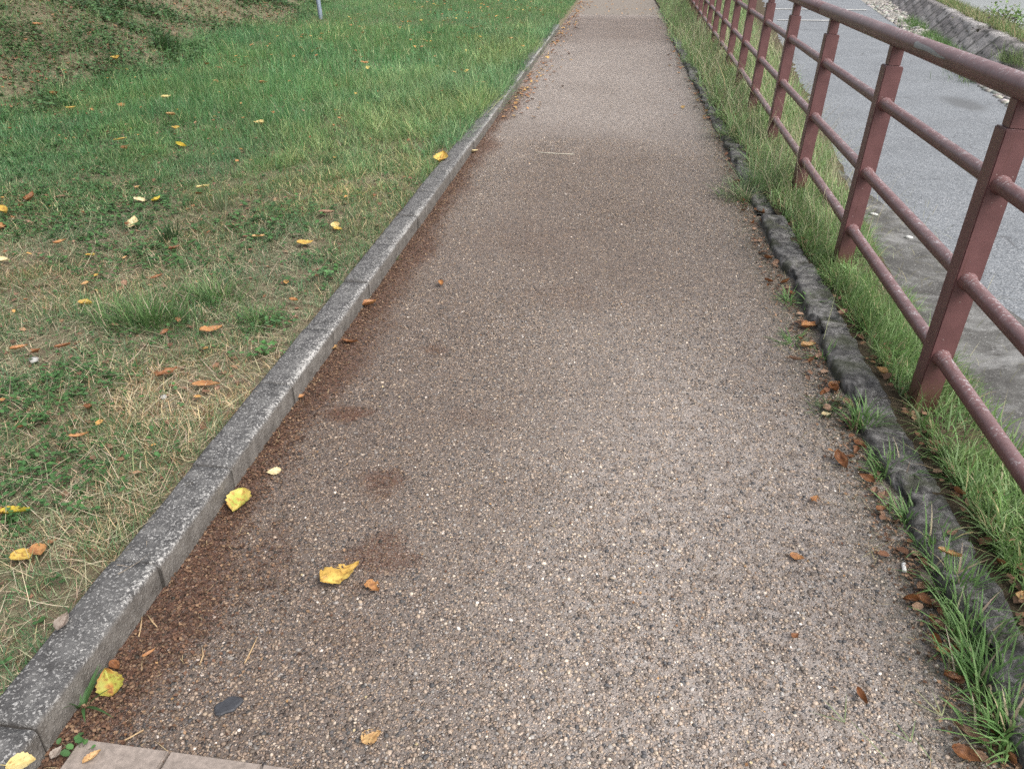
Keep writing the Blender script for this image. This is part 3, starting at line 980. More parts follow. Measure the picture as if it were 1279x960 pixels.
# ------------------------------------------------------------------ verge grass
parts = []
for (y0, y1, dens, seg) in [(.9, 2.6, 9500, 4), (2.6, 4.8, 8500, 4), (4.8, 8, 7000, 3), (8, 14, 3600, 2), (14, 27, 1500, 1)]:
    n = int((y1 - y0) * dens * .75)
    y = RNG.uniform(y0, y1, n)
    w = RNG.random(n)
    right = 1.42 + .095 * np.maximum(0, y - 3.6) + .20 * (fbm(y * 2.3, y * 0, 141) - .5)
    left = 1.105 - .045 * sstep(3.2, 4.4, y) - .02 * sstep(4.6, 6, y) - .14 * sstep(4.6, 5.4, y) * sstep(.5, .75, fbm(y * 1.9, y * 0, 142))
    x = left + w * (right - left)
    k = RNG.random(n) < .15 + 1.5 * sstep(.32, .62, fbm(x * 6, y * 4, 143))
    x, y = x[k], y[k]; n = len(x); z = verge_z(x, y)
    sc = {4: 1, 3: 1.35, 2: 2.0, 1: 3.4}[seg]
    hgt = (.095 + .06 * sstep(4.2, 6.5, y) + .06 * sstep(6, 10, y)) * (.6 + .8 * fbm(x * 5, y * 3, 144))
    L = hgt * RNG.uniform(.35, 1.6, n)
    clump = fbm(x * 9, y * 7, 145); far_ = sstep(3.5, 6.5, y)
    c = np.where((RNG.random(n) < .6)[:, None], jit((.15, .265, .09), n), jit((.225, .33, .155), n))
    dry = RNG.random(n) < .09 + .10 * sstep(4.5, 7, y)
    c = np.where(dry[:, None], jit((.40, .36, .22), n), c)
    c = np.where((RNG.random(n) < .40 * far_)[:, None], jit((.25, .35, .17), n, .3), c)
    c = c * (.7 + .7 * clump)[:, None]
    az_ = 6.283 * fbm(x * 7, y * 5, 146) * 2 + RNG.normal(0, .9, n)
    parts.append(blades(np.stack([x, y, z - .005], -1), L, .0040 * sc * (1 + .4 * (y < 2.7)) * RNG.uniform(.45, 1.3, n), az_, np.clip(RNG.normal(.55 + .35 * far_, .38, n), .02, 1.5), RNG.uniform(0, 1.7, n), c * .95, c * np.array([1.15, 1.1, 1]), seg))
n = 260
y = RNG.uniform(2.2, 6, n); x = road_l(y) + RNG.random(n) ** 1.6 * .45
c = jit((.34, .33, .19), n, .4)
parts.append(blades(np.stack([x, y, np.full(n, ROAD_Z + .01)], -1), RNG.uniform(.04, .16, n), np.full(n, .002), RNG.uniform(0, 6.28, n), RNG.uniform(.3, 1.3, n), RNG.uniform(0, 1.4, n), c, c, 4))
# flowering stalks with drooping pale heads
n = 1500
y = RNG.uniform(4.2, 16, n); x = 1.03 + RNG.random(n) * (.35 + .11 * np.maximum(0, y - 3.6))
z = verge_z(x, y)
c = jit((.42, .40, .25), n, .3)
parts.append(blades(np.stack([x, y, z], -1), RNG.uniform(.22, .55, n), np.maximum(.0014, .00045 * y), RNG.uniform(0, 6.28, n), RNG.uniform(.1, .55, n), RNG.uniform(.2, 1.4, n), c, c, 4))
tag(build('verge_grass', parts, M['grass']), kind='stuff')

# grass at the foot of the wall and along its top
parts = []
n = 6500
y = RNG.uniform(11.5, 27, n); x = wall_x(y) - np.abs(RNG.normal(0, .16, n)) - .02
k = (fbm(y * .9, y * 0, 151) > .42) & (y < 21)
x, y = x[k], y[k]; n = len(x)
c = jit((.11, .20, .06), n, .35)
parts.append(blades(np.stack([x, y, np.full(n, -.1)], -1), RNG.uniform(.06, .26, n), np.full(n, .006), RNG.uniform(0, 6.28, n), RNG.uniform(.1, .8, n), RNG.uniform(0, 1, n), c, c * 1.1, 2))
n = 12000
y = RNG.uniform(12.2, 27, n); x = wall_x(y) + .50 + np.abs(RNG.normal(0, .28, n))
c = np.where((RNG.random(n) < .65)[:, None], jit((.13, .20, .065), n, .35), jit((.36, .31, .18), n))
parts.append(blades(np.stack([x, y, .24 - .45 * np.maximum(0, x - wall_x(y) - .6)], -1), RNG.uniform(.08, .28, n), np.full(n, .008), RNG.uniform(0, 6.28, n), RNG.uniform(.1, .9, n), RNG.uniform(0, 1.2, n), c, c * 1.1, 2))
n = 900
x = RNG.normal(5.0, .22, n); y = RNG.normal(11.75, .22, n)
c = jit((.16, .22, .09), n, .4)
parts.append(blades(np.stack([x, y, np.where(x > 4.95, .12, -.1) + 0 * x], -1), RNG.uniform(.08, .3, n), np.full(n, .006), RNG.uniform(0, 6.28, n), RNG.uniform(.1, 1.0, n), RNG.uniform(0, 1.2, n), c, c * 1.1, 3))
tag(build('bank_grass', parts, M['grass']), kind='stuff')

# river bank behind the wall
grid('riverbank', np.linspace(0, 1, 12), span((11.9, 40, .3)), lambda x, y: .22 - 1.1 * np.maximum(0, x - wall_x(y) - .6) + .05 * (fbm(x * 3, y * 3, 155) - .5), M['verge'],
     xf=lambda u, y: wall_x(y) + .42 + u * 2.6)


# ------------------------------------------------------------------ stone wall of diagonal blocks
def wall_face(name, p0, p1, h, seed, bw, thick, mat, lattice=True, batter=.12):
    """block courses laid with slanting joints, pillowed and with deep joints, plus top, back and ends"""
    Lw = math.hypot(p1[0] - p0[0], p1[1] - p0[1])
    ux, uy = (p1[0] - p0[0]) / Lw, (p1[1] - p0[1]) / Lw
    nx, ny = -uy, ux                                     # towards the road
    ns, nz = int(Lw / .03), int(h / .025)
    s, zz = np.meshgrid(np.linspace(0, Lw, ns), np.linspace(0, h, nz))
    ss = s + .02 * (fbm(s * 6, zz * 6, seed) - .5) * 2; z2 = zz + .03 * (fbm(s * 5, zz * 5, seed + 1) - .5) * 2
    sn = Lw - ss if lattice else ss
    a = (sn - .43 * z2) / .79 if lattice else ss / bw + .5 * (np.floor(z2 / .17) % 2)
    b = (z2 + .053 * sn) / .1235 if lattice else z2 / .17
    ia, ib = np.floor(a), np.floor(b)
    fa, fb = a - ia, b - ib
    e = np.minimum(np.minimum(fa, 1 - fa), np.minimum(fb, 1 - fb))
    pil = np.sqrt(np.clip(e * 6, 0, 1))
    tone = _h(ia.astype(int), ib.astype(int), seed + 5)
    d = (.022 if lattice else .05) * pil + .022 * (fbm(s * 14, zz * 14, seed + 7) - .5) + .02 * tone
    bat = -zz * batter
    X = p0[0] + ux * s + nx * (d + bat); Y = p0[1] + uy * s + ny * (d + bat)
    topz = zz - .1 + np.where(zz > h * .8, .05 * (fbm(s * 3, s * 0, seed + 8) - .5), 0)
    V = np.stack([X, Y, topz], -1).reshape(-1, 3)
    i = np.arange((nz - 1) * ns).reshape(nz - 1, ns)[:, :-1].ravel()
    q = [np.stack([i, i + ns, i + ns + 1, i + 1], -1)]
    # top and back rows
    o = len(V)
    bt = V[-ns:] + np.array([-nx * thick, -ny * thick, -.01]); bb = bt.copy(); bb[:, 2] = -1.6
    V = np.concatenate([V, bt, bb])
    k = np.arange(ns - 1)
    q.append(np.stack([o - ns + k, o + k, o + k + 1, o - ns + k + 1], -1))
    q.append(np.stack([o + k, o + ns + k, o + ns + k + 1, o + k + 1], -1))
    for col0 in (0, ns - 1):
        rows = np.arange(nz) * ns + col0
        bk = len(V); nb = V[rows] + np.array([-nx * thick, -ny * thick, 0]); V = np.concatenate([V, nb])
        q.append(np.stack([rows[:-1], rows[1:], bk + np.arange(1, nz), bk + np.arange(nz - 1)], -1))
    tn = np.concatenate([tone.ravel(), tone[-1], tone[-1], np.full(2 * nz, .4)]); jn = np.concatenate([(1 - sstep(.02, .09, e)).ravel(), np.zeros(2 * ns + 2 * nz)])
    return link(name, mesh_np(name, V, np.concatenate(q), attrs=dict(tone=tn, joint=jn * .85)), mat)


y0, y1 = 11.7, 40
o = wall_face('stone_wall', (float(wall_x(np.array(y0))), y0), (float(wall_x(np.array(y1))), y1), .38, 161, .30, .28, M['wall'], True, .9)
# orientation: normal must face the road (-x)
tag(o, 'low leaning grey wall of stone blocks between the road and the river', 'wall')
o = wall_face('stone_wall', (13, 11.95), (float(wall_x(np.array(11.8))) + .22, 11.8), .34, 171, .36, .3, M['wall'], False)
tag(o, 'shorter weathered wall turning off towards the water at the block wall corner', 'wall')


# ------------------------------------------------------------------ fallen leaves
def leaf_mesh(name, L, wr, fold, bend, wave, cols, torn=0.0, tip=1.0, nu=26, nv=16, holes=0.0, seed=0, stalk=True):
    rng = np.random.default_rng(seed)
    u = np.linspace(0, 1, nu + 1); v = np.linspace(-1, 1, nv + 1)
    U, Vv = np.meshgrid(u, v, indexing='ij')
    half = wr * L * .5 * (np.sin(np.pi * np.clip(U, .0, 1) ** (.78)) ** (.75 if tip < 1 else .9)) * (1.04 - .12 * U)
    half = np.maximum(half, .002 * L)
    edge = 1 + .07 * np.sin(U * 37 + seed) * (np.abs(Vv) > .8)
    x = U * L; y = half * Vv * edge
    z = fold * np.abs(y) + bend * L * ((U - .5) ** 2) + wave * L * (fbm(U * 3 + seed, Vv * 1.6 + seed * 1.7, seed + 1) - .5) * 2
    z = z + .25 * bend * L * np.abs(Vv) ** 2 * rng.uniform(0, 1)
    z -= z.min() - .0012
    V = np.stack([x - L / 2, y, z], -1).reshape(-1, 3)
    c0, c1, c2 = (np.array(c) for c in cols)
    m = sstep(.35, .65, fbm(U * 3.2 + seed * 3, Vv * 2 + seed, seed + 3))[..., None]
    spot = sstep(.56, .70, fbm(U * 9 + seed, Vv * 6 + seed * 2, seed + 4))[..., None]
    C = c0 * (1 - m) + c1 * m
    C = C * (1 - spot * .8) + c2 * spot * .8
    rib = np.exp(-(Vv / .10) ** 2)[..., None]
    C = C * (1 - .35 * rib) + np.minimum(1, C * 1.35 + .02) * .35 * rib
    n2 = nv + 1
    i = (np.arange(nu)[:, None] * n2 + np.arange(nv)[None]).ravel()
    q = np.stack([i, i + n2, i + n2 + 1, i + 1], -1)
    if torn > 0:
        um, vm = (U[:-1, :-1] + .5 / nu).ravel(), (Vv[:-1, :-1] + 1 / nv).ravel()
        t = fbm(um * 4.2 + seed, vm * 3.1 + seed * 2, seed + 6)
        cut = t + .30 * (np.abs(vm) - .55) > .87 - torn * .7
        cut &= (np.abs(vm) > .52) & (um > .2) | (um > .84)
        q = q[~cut]
    me = mesh_np(name, V, q, col=C.reshape(-1, 3))
    return me


PAL = dict(
    yellow=((.60, .43, .10), (.50, .31, .07), (.24, .11, .03)), pale=((.74, .60, .28), (.64, .50, .20), (.36, .20, .06)),
    cream=((.72, .63, .38), (.62, .50, .27), (.38, .25, .11)), orange=((.44, .22, .085), (.34, .15, .06), (.18, .07, .03)),
    tan=((.52, .34, .15), (.42, .24, .10), (.25, .12, .05)), brown=((.26, .11, .045), (.19, .075, .03), (.09, .035, .018)),
    dull=((.22, .125, .08), (.30, .18, .12), (.11, .06, .035)), olive=((.42, .36, .04), (.52, .38, .04), (.3, .13, .02)),
    green=((.40, .43, .09), (.62, .47, .13), (.40, .17, .05)), redgreen=((.42, .20, .05), (.34, .33, .06), (.20, .07, .02)),
    grey=((.34, .29, .25), (.26, .21, .18), (.14, .10, .08)))
nleaf = [0]


def leaf(p0, p1, pal, label, wr=.6, fold=.15, bend=.25, wave=.05, torn=0.0, z=.004, tip=1.0, group=None, up=0.0, stalk=0.0):
    """p0, p1: photo pixels of base and tip, measured on the ground plane"""
    zs = z if not callable(z) else .06
    a, b = at(*p0, zs), at(*p1, zs)
    mid = (a + b) / 2
    L = float(np.hypot(*(b - a)[:2])); az = math.atan2(b[1] - a[1], b[0] - a[0])
    L = min(max(L, .014), .13, 1.22 * math.hypot(p1[0] - p0[0], p1[1] - p0[1]) * float(np.dot(mid - np.array([0, 0, H]), CF)) / FPX)
    nleaf[0] += 1
    s = nleaf[0]
    me = leaf_mesh('fallen_leaf', L, wr, fold, bend, wave, PAL[pal], torn, tip, seed=s)
    o = link('fallen_leaf', me, M['leaf'])
    zz = float(z(np.array([mid[0]]), np.array([mid[1]]))[0]) + .024 + .045 * float(sstep(5, 9, mid[1])) if callable(z) else z
    o.location = (mid[0], mid[1], zz)
    o.rotation_euler = (random.uniform(-.12, .12), -up + random.uniform(-.1, .1), az)
    tag(o, label, 'leaf', group or 'fallen leaves')
    if stalk:
        v, q = lathe_y([(0, .0004), (0, .0009), (stalk * .6, .0007), (stalk, .0006)], 6)
        v = v[:, [1, 0, 2]]; v[:, 0] = -L / 2 - v[:, 0]; v[:, 2] += .004 + np.abs(v[:, 0] + L / 2) ** 1.4 * .4
        v[:, 1] += (np.abs(v[:, 0] + L / 2) / stalk) ** 2 * .012
        c = np.repeat(np.array(PAL[pal][1])[None] * .8, len(v), 0)
        link('stalk', mesh_np('stalk', v, q, col=c), M['leaf'], o)
    return o


G0 = .0075
# on the path
leaf((306, 614), (290, 647), 'green', 'large yellow-green cupped leaf lying on the path against the kerb', .68, .35, .5, .05, z=G0, stalk=.016)
leaf((352, 588), (333, 590), 'cream', 'small cream leaf on the path just above the large yellow-green leaf', .75, .1, .15, .05, z=G0, stalk=.006)
leaf((400, 732), (448, 708), 'yellow', 'torn yellow and brown leaf on the brown stain of the path', .75, .25, .3, .14, torn=.42, z=G0)
leaf((458, 728), (475, 742), 'orange', 'crumbling orange leaf scrap right beside the torn yellow leaf', .7, .1, .2, .14, torn=.5, z=G0)
leaf((452, 928), (476, 914), 'tan', 'tan star-shaped torn leaf in the bottom foreground of the path', .9, .15, .2, .12, torn=.42, z=G0)
leaf((986, 694), (1005, 700), 'orange', 'crinkled round orange leaf alone on the right half of the path', .8, .25, .5, .14, z=G0, torn=.15)
leaf((142, 868), (133, 838), 'redgreen', 'red and green leaf leaning on the grass tuft by the kerb', .85, .2, .3, .08, z=G0 + .004, up=.35, stalk=.012)
leaf((549, 350), (552, 362), 'orange', 'tiny curled orange leaf alone on the middle of the path', .45, .8, .6, .05, z=G0)
leaf((453, 383), (470, 378), 'orange', 'folded orange leaf on the path touching the kerb', .6, .7, .4, .05, z=G0)
leaf((414, 438), (421, 430), 'tan', 'small tan leaf with a long stalk at the foot of the kerb', .6, .1, .2, .05, z=G0, stalk=.10)
leaf((8, 957), (46, 950), 'pale', 'large pale yellow leaf on the kerb end in the bottom corner', .95, .15, .2, .04, z=.08, stalk=.02)
leaf((1012, 628), (1022, 620), 'orange', 'small orange star leaf above the crinkled orange leaf', .8, .1, .3, .14, torn=.4, z=G0)
leaf((988, 797), (997, 792), 'brown', 'tiny orange-brown chip of leaf on the pale gravel of the path', .7, .2, .4, .05, z=G0)
leaf((1069, 862), (1082, 882), 'brown', 'curled reddish leaf piece near the grass stalks on the path', .4, .5, .7, .05, z=G0)
leaf((583, 191), (597, 189), 'cream', 'cream leaf on the path by the kerb next to the bright yellow one', .7, .3, .3, .05, z=G0)
leaf((372, 497), (381, 494), 'orange', 'small orange leaf leaning on the kerb foot', .7, .4, .4, .05, z=G0)
leaf((428, 427), (447, 429), 'brown', 'narrow brown leaf beside the long-stalked tan leaf', .3, .4, .4, .05, z=G0)
leaf((104, 955), (127, 938), 'tan', 'pinkish folded leaf on the corner of the grey paver', .5, .6, .4, .04, z=.014)
leaf((64, 948), (78, 932), 'grey', 'grey leaf scrap in the gap between kerb and paver', .7, .3, .3, .05, z=G0)
leaf((138, 826), (150, 838), 'brown', 'brown leaf against the kerb behind the red and green leaf', .6, .3, .4, .05, z=G0 + .004)
leaf((178, 822), (194, 812), 'orange', 'rusty narrow leaf in the litter beside the kerb', .35, .4, .4, .05, z=G0)
leaf((72, 792), (85, 768), 'grey', 'pale curled dry leaf at the lawn edge of the kerb', .5, .7, .6, .05, z=.086)
# on the lawn
LZ = lawn_z
leaf((543, 205), (560, 192), 'yellow', 'bright yellow round leaf lying at the lawn edge against the kerb', .85, .25, .5, .05, z=.088, up=.35)
leaf((316, 160), (336, 164), 'pale', 'pale yellow domed leaf far out on the open grass', .7, .5, .5, .04, z=LZ)
leaf((371, 308), (392, 304), 'yellow', 'golden leaf on the lawn with a pale leaf pair behind it', .65, .25, .4, .05, z=LZ)
leaf((416, 280), (424, 293), 'pale', 'pale half of a leaf pair near the kerb side of the lawn', .6, .4, .5, .05, z=LZ)
leaf((417, 289), (428, 291), 'yellow', 'yellow half of a leaf pair near the kerb side of the lawn', .7, .3, .4, .05, z=LZ)
leaf((241, 485), (276, 484), 'orange', 'flat orange-brown leaf on the straw patch', .5, .12, .15, .04, z=LZ, stalk=.01)
leaf((19, 692), (42, 708), 'yellow', 'yellow leaf of the pair lying in dry grass by the kerb', .75, .15, .25, .05, z=LZ)
leaf((45, 682), (55, 705), 'orange', 'orange leaf of the pair lying in dry grass by the kerb', .65, .2, .4, .05, z=LZ)
leaf((100, 384), (118, 386), 'yellow', 'yellow leaf at the left end of the tall grass tuft', .6, .4, .4, .05, z=LZ)
leaf((109, 321), (120, 325), 'yellow', 'small bright yellow four-cornered leaf on bare lawn', .8, .2, .3, .08, z=LZ)
leaf((160, 287), (174, 277), 'cream', 'cream leaf standing up left of the dark grass clump', .75, .2, .3, .05, z=LZ, up=.4)
leaf((168, 252), (184, 257), 'cream', 'nearly white small leaf above the cream standing leaf', .6, .4, .4, .05, z=LZ)
leaf((190, 258), (203, 252), 'olive', 'olive-yellow leaf beside the nearly white leaf', .5, .3, .4, .05, z=LZ)
leaf((169, 238), (178, 240), 'tan', 'tan leaf just behind the nearly white leaf', .8, .3, .4, .05, z=LZ)
leaf((143, 181), (160, 179), 'yellow', 'slim yellow leaf lying edge-on in the dark grass', .3, .4, .3, .05, z=LZ)
leaf((219, 186), (237, 190), 'olive', 'slim olive-yellow leaf in the dark grass', .35, .3, .4, .05, z=LZ)
leaf((217, 165), (226, 172), 'yellow', 'small golden leaf in the dark grass behind a grey scrap', .7, .4, .4, .05, z=LZ)
leaf((222, 177), (229, 180), 'grey', 'grey-white leaf scrap beside the small golden leaf', .9, .3, .3, .05, z=LZ)
leaf((246, 238), (262, 236), 'pale', 'pale yellow leaf on the thin grass right of the olive leaf', .55, .3, .3, .05, z=LZ)
leaf((154, 187), (163, 198), 'brown', 'reddish leaf just right of the slim yellow leaf', .6, .4, .5, .05, z=LZ)
leaf((32, 256), (47, 246), 'brown', 'rust brown leaf standing among clover at the left', .55, .4, .5, .05, z=LZ, up=.3)
leaf((70, 250), (90, 247), 'dull', 'wide dull brown leaf right of the rust brown one', .5, .3, .3, .05, z=LZ)
leaf((68, 309), (84, 305), 'orange', 'orange leaf on the trodden lawn left of the yellow four-cornered leaf', .55, .3, .4, .05, z=LZ)
leaf((-10, 331), (14, 330), 'cream', 'large cream leaf cut by the left picture edge', .75, .2, .3, .04, z=LZ)
leaf((-4, 262), (18, 276), 'yellow', 'dark-edged yellow leaf on the left edge heap', .4, .4, .5, .05, z=LZ)
leaf((-6, 280), (8, 296), 'orange', 'orange leaf under the dark-edged yellow leaf', .6, .3, .4, .05, z=LZ)
leaf((-8, 508), (10, 500), 'orange', 'bright orange leaf in clover at the left edge', .7, .3, .4, .05, z=LZ)
leaf((14, 442), (36, 436), 'orange', 'orange-tipped leaf behind the clover patch', .45, .4, .4, .05, z=LZ)
leaf((70, 440), (90, 436), 'brown', 'brown-red leaf between clover patch and grass tuft', .4, .4, .4, .05, z=LZ)
leaf((250, 420), (278, 412), 'orange', 'wide orange-brown leaf under the right side of the tall tuft', .5, .2, .3, .06, z=LZ, torn=.2)
leaf((195, 478), (222, 466), 'brown', 'shrivelled brown leaf cluster on the straw patch', .6, .5, .5, .14, z=LZ, torn=.3)
leaf((88, 553), (112, 548), 'orange', 'bent orange leaf in the dry grass', .35, .5, .6, .05, z=LZ)
leaf((18, 540), (34, 537), 'brown', 'small reddish leaf under the clover', .6, .4, .5, .05, z=LZ)
leaf((2, 647), (42, 645), 'olive', 'long olive-yellow curled leaf in the grass near the left edge', .35, .6, .4, .05, z=LZ)
leaf((-6, 655), (6, 640), 'orange', 'orange leaf cut by the left edge next to the long curled one', .7, .3, .4, .05, z=LZ)
leaf((398, 270), (418, 268), 'dull', 'dusty brown leaf on thin lawn behind the leaf pair', .55, .4, .3, .05, z=LZ)
leaf((315, 299), (335, 297), 'tan', 'tan leaf with orange tip left of the golden leaf', .35, .3, .3, .05, z=LZ)
leaf((145, 96), (155, 100), 'yellow', 'yellow leaf with dark side on the far dark grass', .8, .5, .5, .05, z=LZ)
leaf((203, 131), (216, 129), 'pale', 'faded yellow leaf far out in the dark grass', .6, .5, .5, .05, z=LZ)
leaf((208, 150), (222, 152), 'tan', 'tan-gold leaf in front of the faded yellow leaf', .6, .4, .4, .05, z=LZ)
leaf((324, 112), (336, 112), 'orange', 'golden-orange leaf far out on the brighter grass', .7, .5, .4, .05, z=LZ)
leaf((64, 132), (78, 128), 'orange', 'orange leaf at the foot of the bank', .6, .5, .5, .05, z=LZ)
leaf((84, 142), (96, 140), 'yellow', 'golden leaf in front of the orange leaf at the bank foot', .5, .4, .4, .05, z=LZ)
leaf((148, 138), (160, 142), 'orange', 'amber leaf beside a dark gap in the grass', .6, .4, .4, .05, z=LZ)
leaf((238, 3), (246, 8), 'yellow', 'yellow leaf high on the bare bank soil', .8, .4, .4, .05, z=LZ)
leaf((252, 2), (263, 0), 'yellow', 'bigger yellow leaf of the two high on the bank soil', .8, .4, .4, .05, z=LZ)
leaf((37, 58), (45, 57), 'cream', 'cream leaf on the dark bank at the left', .8, .4, .4, .05, z=LZ)
leaf((37, 50), (44, 50), 'orange', 'orange-brown leaf right behind the cream leaf on the bank', .8, .4, .4, .05, z=LZ)
leaf((161, 50), (171, 49), 'orange', 'orange leaf where the bank meets the grass', .8, .4, .4, .05, z=LZ)
leaf((58, 100), (72, 98), 'orange', 'rusty orange leaf on the lower bank', .6, .4, .4, .05, z=LZ)
leaf((212, 318), (226, 312), 'brown', 'dark red leaf on the bare lawn', .5, .4, .4, .05, z=LZ)
leaf((362, 378), (374, 382), 'orange', 'small amber leaf near the weed at the kerb', .5, .3, .3, .05, z=LZ)
leaf((190, 355), (206, 350), 'brown', 'reddish leaf behind the tall grass tuft', .5, .4, .4, .05, z=LZ)
# along the stone edging
SE = [((1143, 738), (1160, 728), 'dull', .5, 'dark dull leaf beside the cigarette end'), ((1146, 716), (1172, 745), 'grey', .25, 'long pinkish-grey curled leaf right of the cigarette end'),
      ((1146, 742), (1163, 758), 'brown', .6, 'rusty brown leaf below the long curled leaf'), ((1160, 752), (1180, 760), 'dull', .5, 'dull folded leaf in the heap below the long curled leaf'),
      ((1167, 790), (1184, 778), 'dull', .75, 'pale brown oval leaf standing at the grass line'), ((1168, 812), (1192, 818), 'tan', .5, 'torn tan leaf under the grass line'),
      ((1176, 846), (1206, 850), 'brown', .5, 'curly rust brown leaf with two lobes'), ((1190, 908), (1240, 934), 'dull', .28, 'long pointed brown leaf in the bottom right grass'),
      ((1188, 935), (1225, 955), 'brown', .6, 'large curled rust leaf at the bottom right'), ((1214, 938), (1238, 957), 'dull', .6, 'ribbed brown leaf beside the large curled rust leaf'),
      ((1170, 688), (1200, 698), 'tan', .4, 'orange-tan leaf lying across the stone edging'), ((1094, 640), (1108, 634), 'brown', .6, 'red-brown leaf low on the path edge'),
      ((1098, 628), (1108, 612), 'dull', .6, 'upright dull leaf at the grass edge'), ((1088, 618), (1096, 608), 'dull', .5, 'small folded dull leaf under a grass tuft'),
      ((1043, 566), (1058, 590), 'brown', .45, 'forked red-brown leaf on the path below the tuft'), ((1033, 562), (1042, 564), 'orange', .5, 'small flat orange chip near the forked leaf'),
      ((1066, 552), (1082, 560), 'brown', .6, 'cupped red-brown leaf under the grass tuft'), ((1055, 525), (1072, 533), 'dull', .5, 'brown leaf shaded by the tuft on the stone edging'),
      ((1026, 519), (1038, 518), 'cream', .75, 'round beige leaf on the path edge'), ((1035, 484), (1050, 478), 'orange', .55, 'orange-brown leaf lying by the stone edging'),
      ((1052, 500), (1066, 512), 'dull', .5, 'flat brown leaf right of the round beige leaf'), ((1000, 411), (1022, 406), 'orange', .5, 'golden-brown cupped leaf against the stone edging'),
      ((1000, 434), (1018, 432), 'tan', .5, 'tan leaf under the broad weed'), ((1036, 480), (1046, 492), 'brown', .7, 'pair of brown leaf flakes at the stone edging foot'),
      ((1046, 398), (1060, 388), 'dull', .5, 'brown leaf on top of the stone edging'), ((1096, 462), (1108, 470), 'tan', .7, 'round tan leaf beside the railing post grass'),
      ((1182, 668), (1196, 664), 'dull', .5, 'brown leaf behind the stone edging in grass'), ((1270, 752), (1280, 738), 'tan', .6, 'tan leaf on the far side of the stone edging'),
      ((985, 448), (1002, 452), 'dull', .35, 'thin reddish leaf lying out on the gravel'), ((942, 262), (956, 268), 'brown', .6, 'dark brown leaf at the broken edging end'),
      ((948, 276), (960, 284), 'dull', .5, 'brown leaf wedged at the start of the stone edging'), ((1160, 775), (1176, 786), 'brown', .5, 'dark leaf under the pale oval leaf'),
      ((1148, 700), (1164, 712), 'brown', .6, 'red-brown leaf above the long curled leaf')]
for k, (a, b, pal, wr, lab) in enumerate(SE):
    on_stone = lab.startswith('orange-tan') or 'on top of the stone' in lab
    leaf(a, b, pal, lab, wr, .45, .45, .09, z=(.072 if on_stone else .05 if ('post grass' in lab or 'behind the stone' in lab or 'far side' in lab) else .010), torn=.12 if k % 3 == 0 else 0, group='dead leaves along the stone edging')
# far leaves that nothing tells apart
small = [leaf_mesh('fallen_leaf', .05, .65, .4, .4, .08, PAL[p], nu=5, nv=4, seed=300 + k) for k, p in enumerate(['orange', 'yellow', 'tan', 'orange', 'brown', 'brown', 'dull'])]


def spread(n, fn, kinds, label, group, smin, smax):
    k = 0
    while k < n:
        x, y = fn()
        z = float(lawn_z(np.array([x]), np.array([y]))[0])
        if not near_view(np.array([x]), np.array([y]), np.array([z]), -4)[0]: continue
        o = link('fallen_leaf', small[random.choice(kinds)], M['leaf'])
        o.location = (x, y, z + random.uniform(.02, .035) + (.06 if y > 6 else 0))
        o.rotation_euler = (random.uniform(-.4, .4), random.uniform(-.4, .4), random.uniform(0, 6.28))
        s = random.uniform(smin, smax); o.scale = (s, s, s)
        tag(o, label, 'leaf', group)
        k += 1


spread(44, lambda: (random.uniform(-4.6, -1.35), random.uniform(10, 23)), [0, 1, 2, 3], 'small orange leaf scattered on the distant grass beside the far end of the kerb', 'orange leaves on the distant grass', 1.0, 1.9)
spread(30, lambda: (random.uniform(-6.5, -2.2), random.uniform(3, 9.5)), [0, 1, 2, 3], 'tiny amber leaf flake half sunk in the shaded lawn grass', 'amber flakes in the lawn', .45, .9)
spread(40, lambda: (random.uniform(-6, -1.4), random.uniform(1.4, 9)), [4, 5, 6], 'small dead brown leaf sunk among the lawn blades', 'brown leaves sunk in the lawn', .45, 1.0)



k = 0
while k < 72:
    y = .95 + 5.2 * random.random() ** 1.4
    x = float(path_r(np.array(y))) - .025 - abs(random.gauss(0, .045)) if random.random() < .75 else random.uniform(1.05, 1.13)
    z = .012 if x < 1 else float(verge_z(np.array([x]), np.array([y]))[0]) + .03
    if not near_view(np.array([x]), np.array([y]), np.array([z]), -6)[0]: continue
    o = link('fallen_leaf', small[random.choice([4, 5, 6, 6])], M['leaf'])
    o.location = (x, y, z); o.rotation_euler = (random.uniform(-.7, .7), random.uniform(-.6, .6), random.uniform(0, 6.28))
    f = random.uniform(.45, 1.05); o.scale = (f, f * random.uniform(.6, 1.1), f * random.uniform(.8, 2))
    tag(o, 'small crumpled dead leaf in the litter band beside the stone edging', 'leaf', 'crumpled leaves in the litter band')
    k += 1

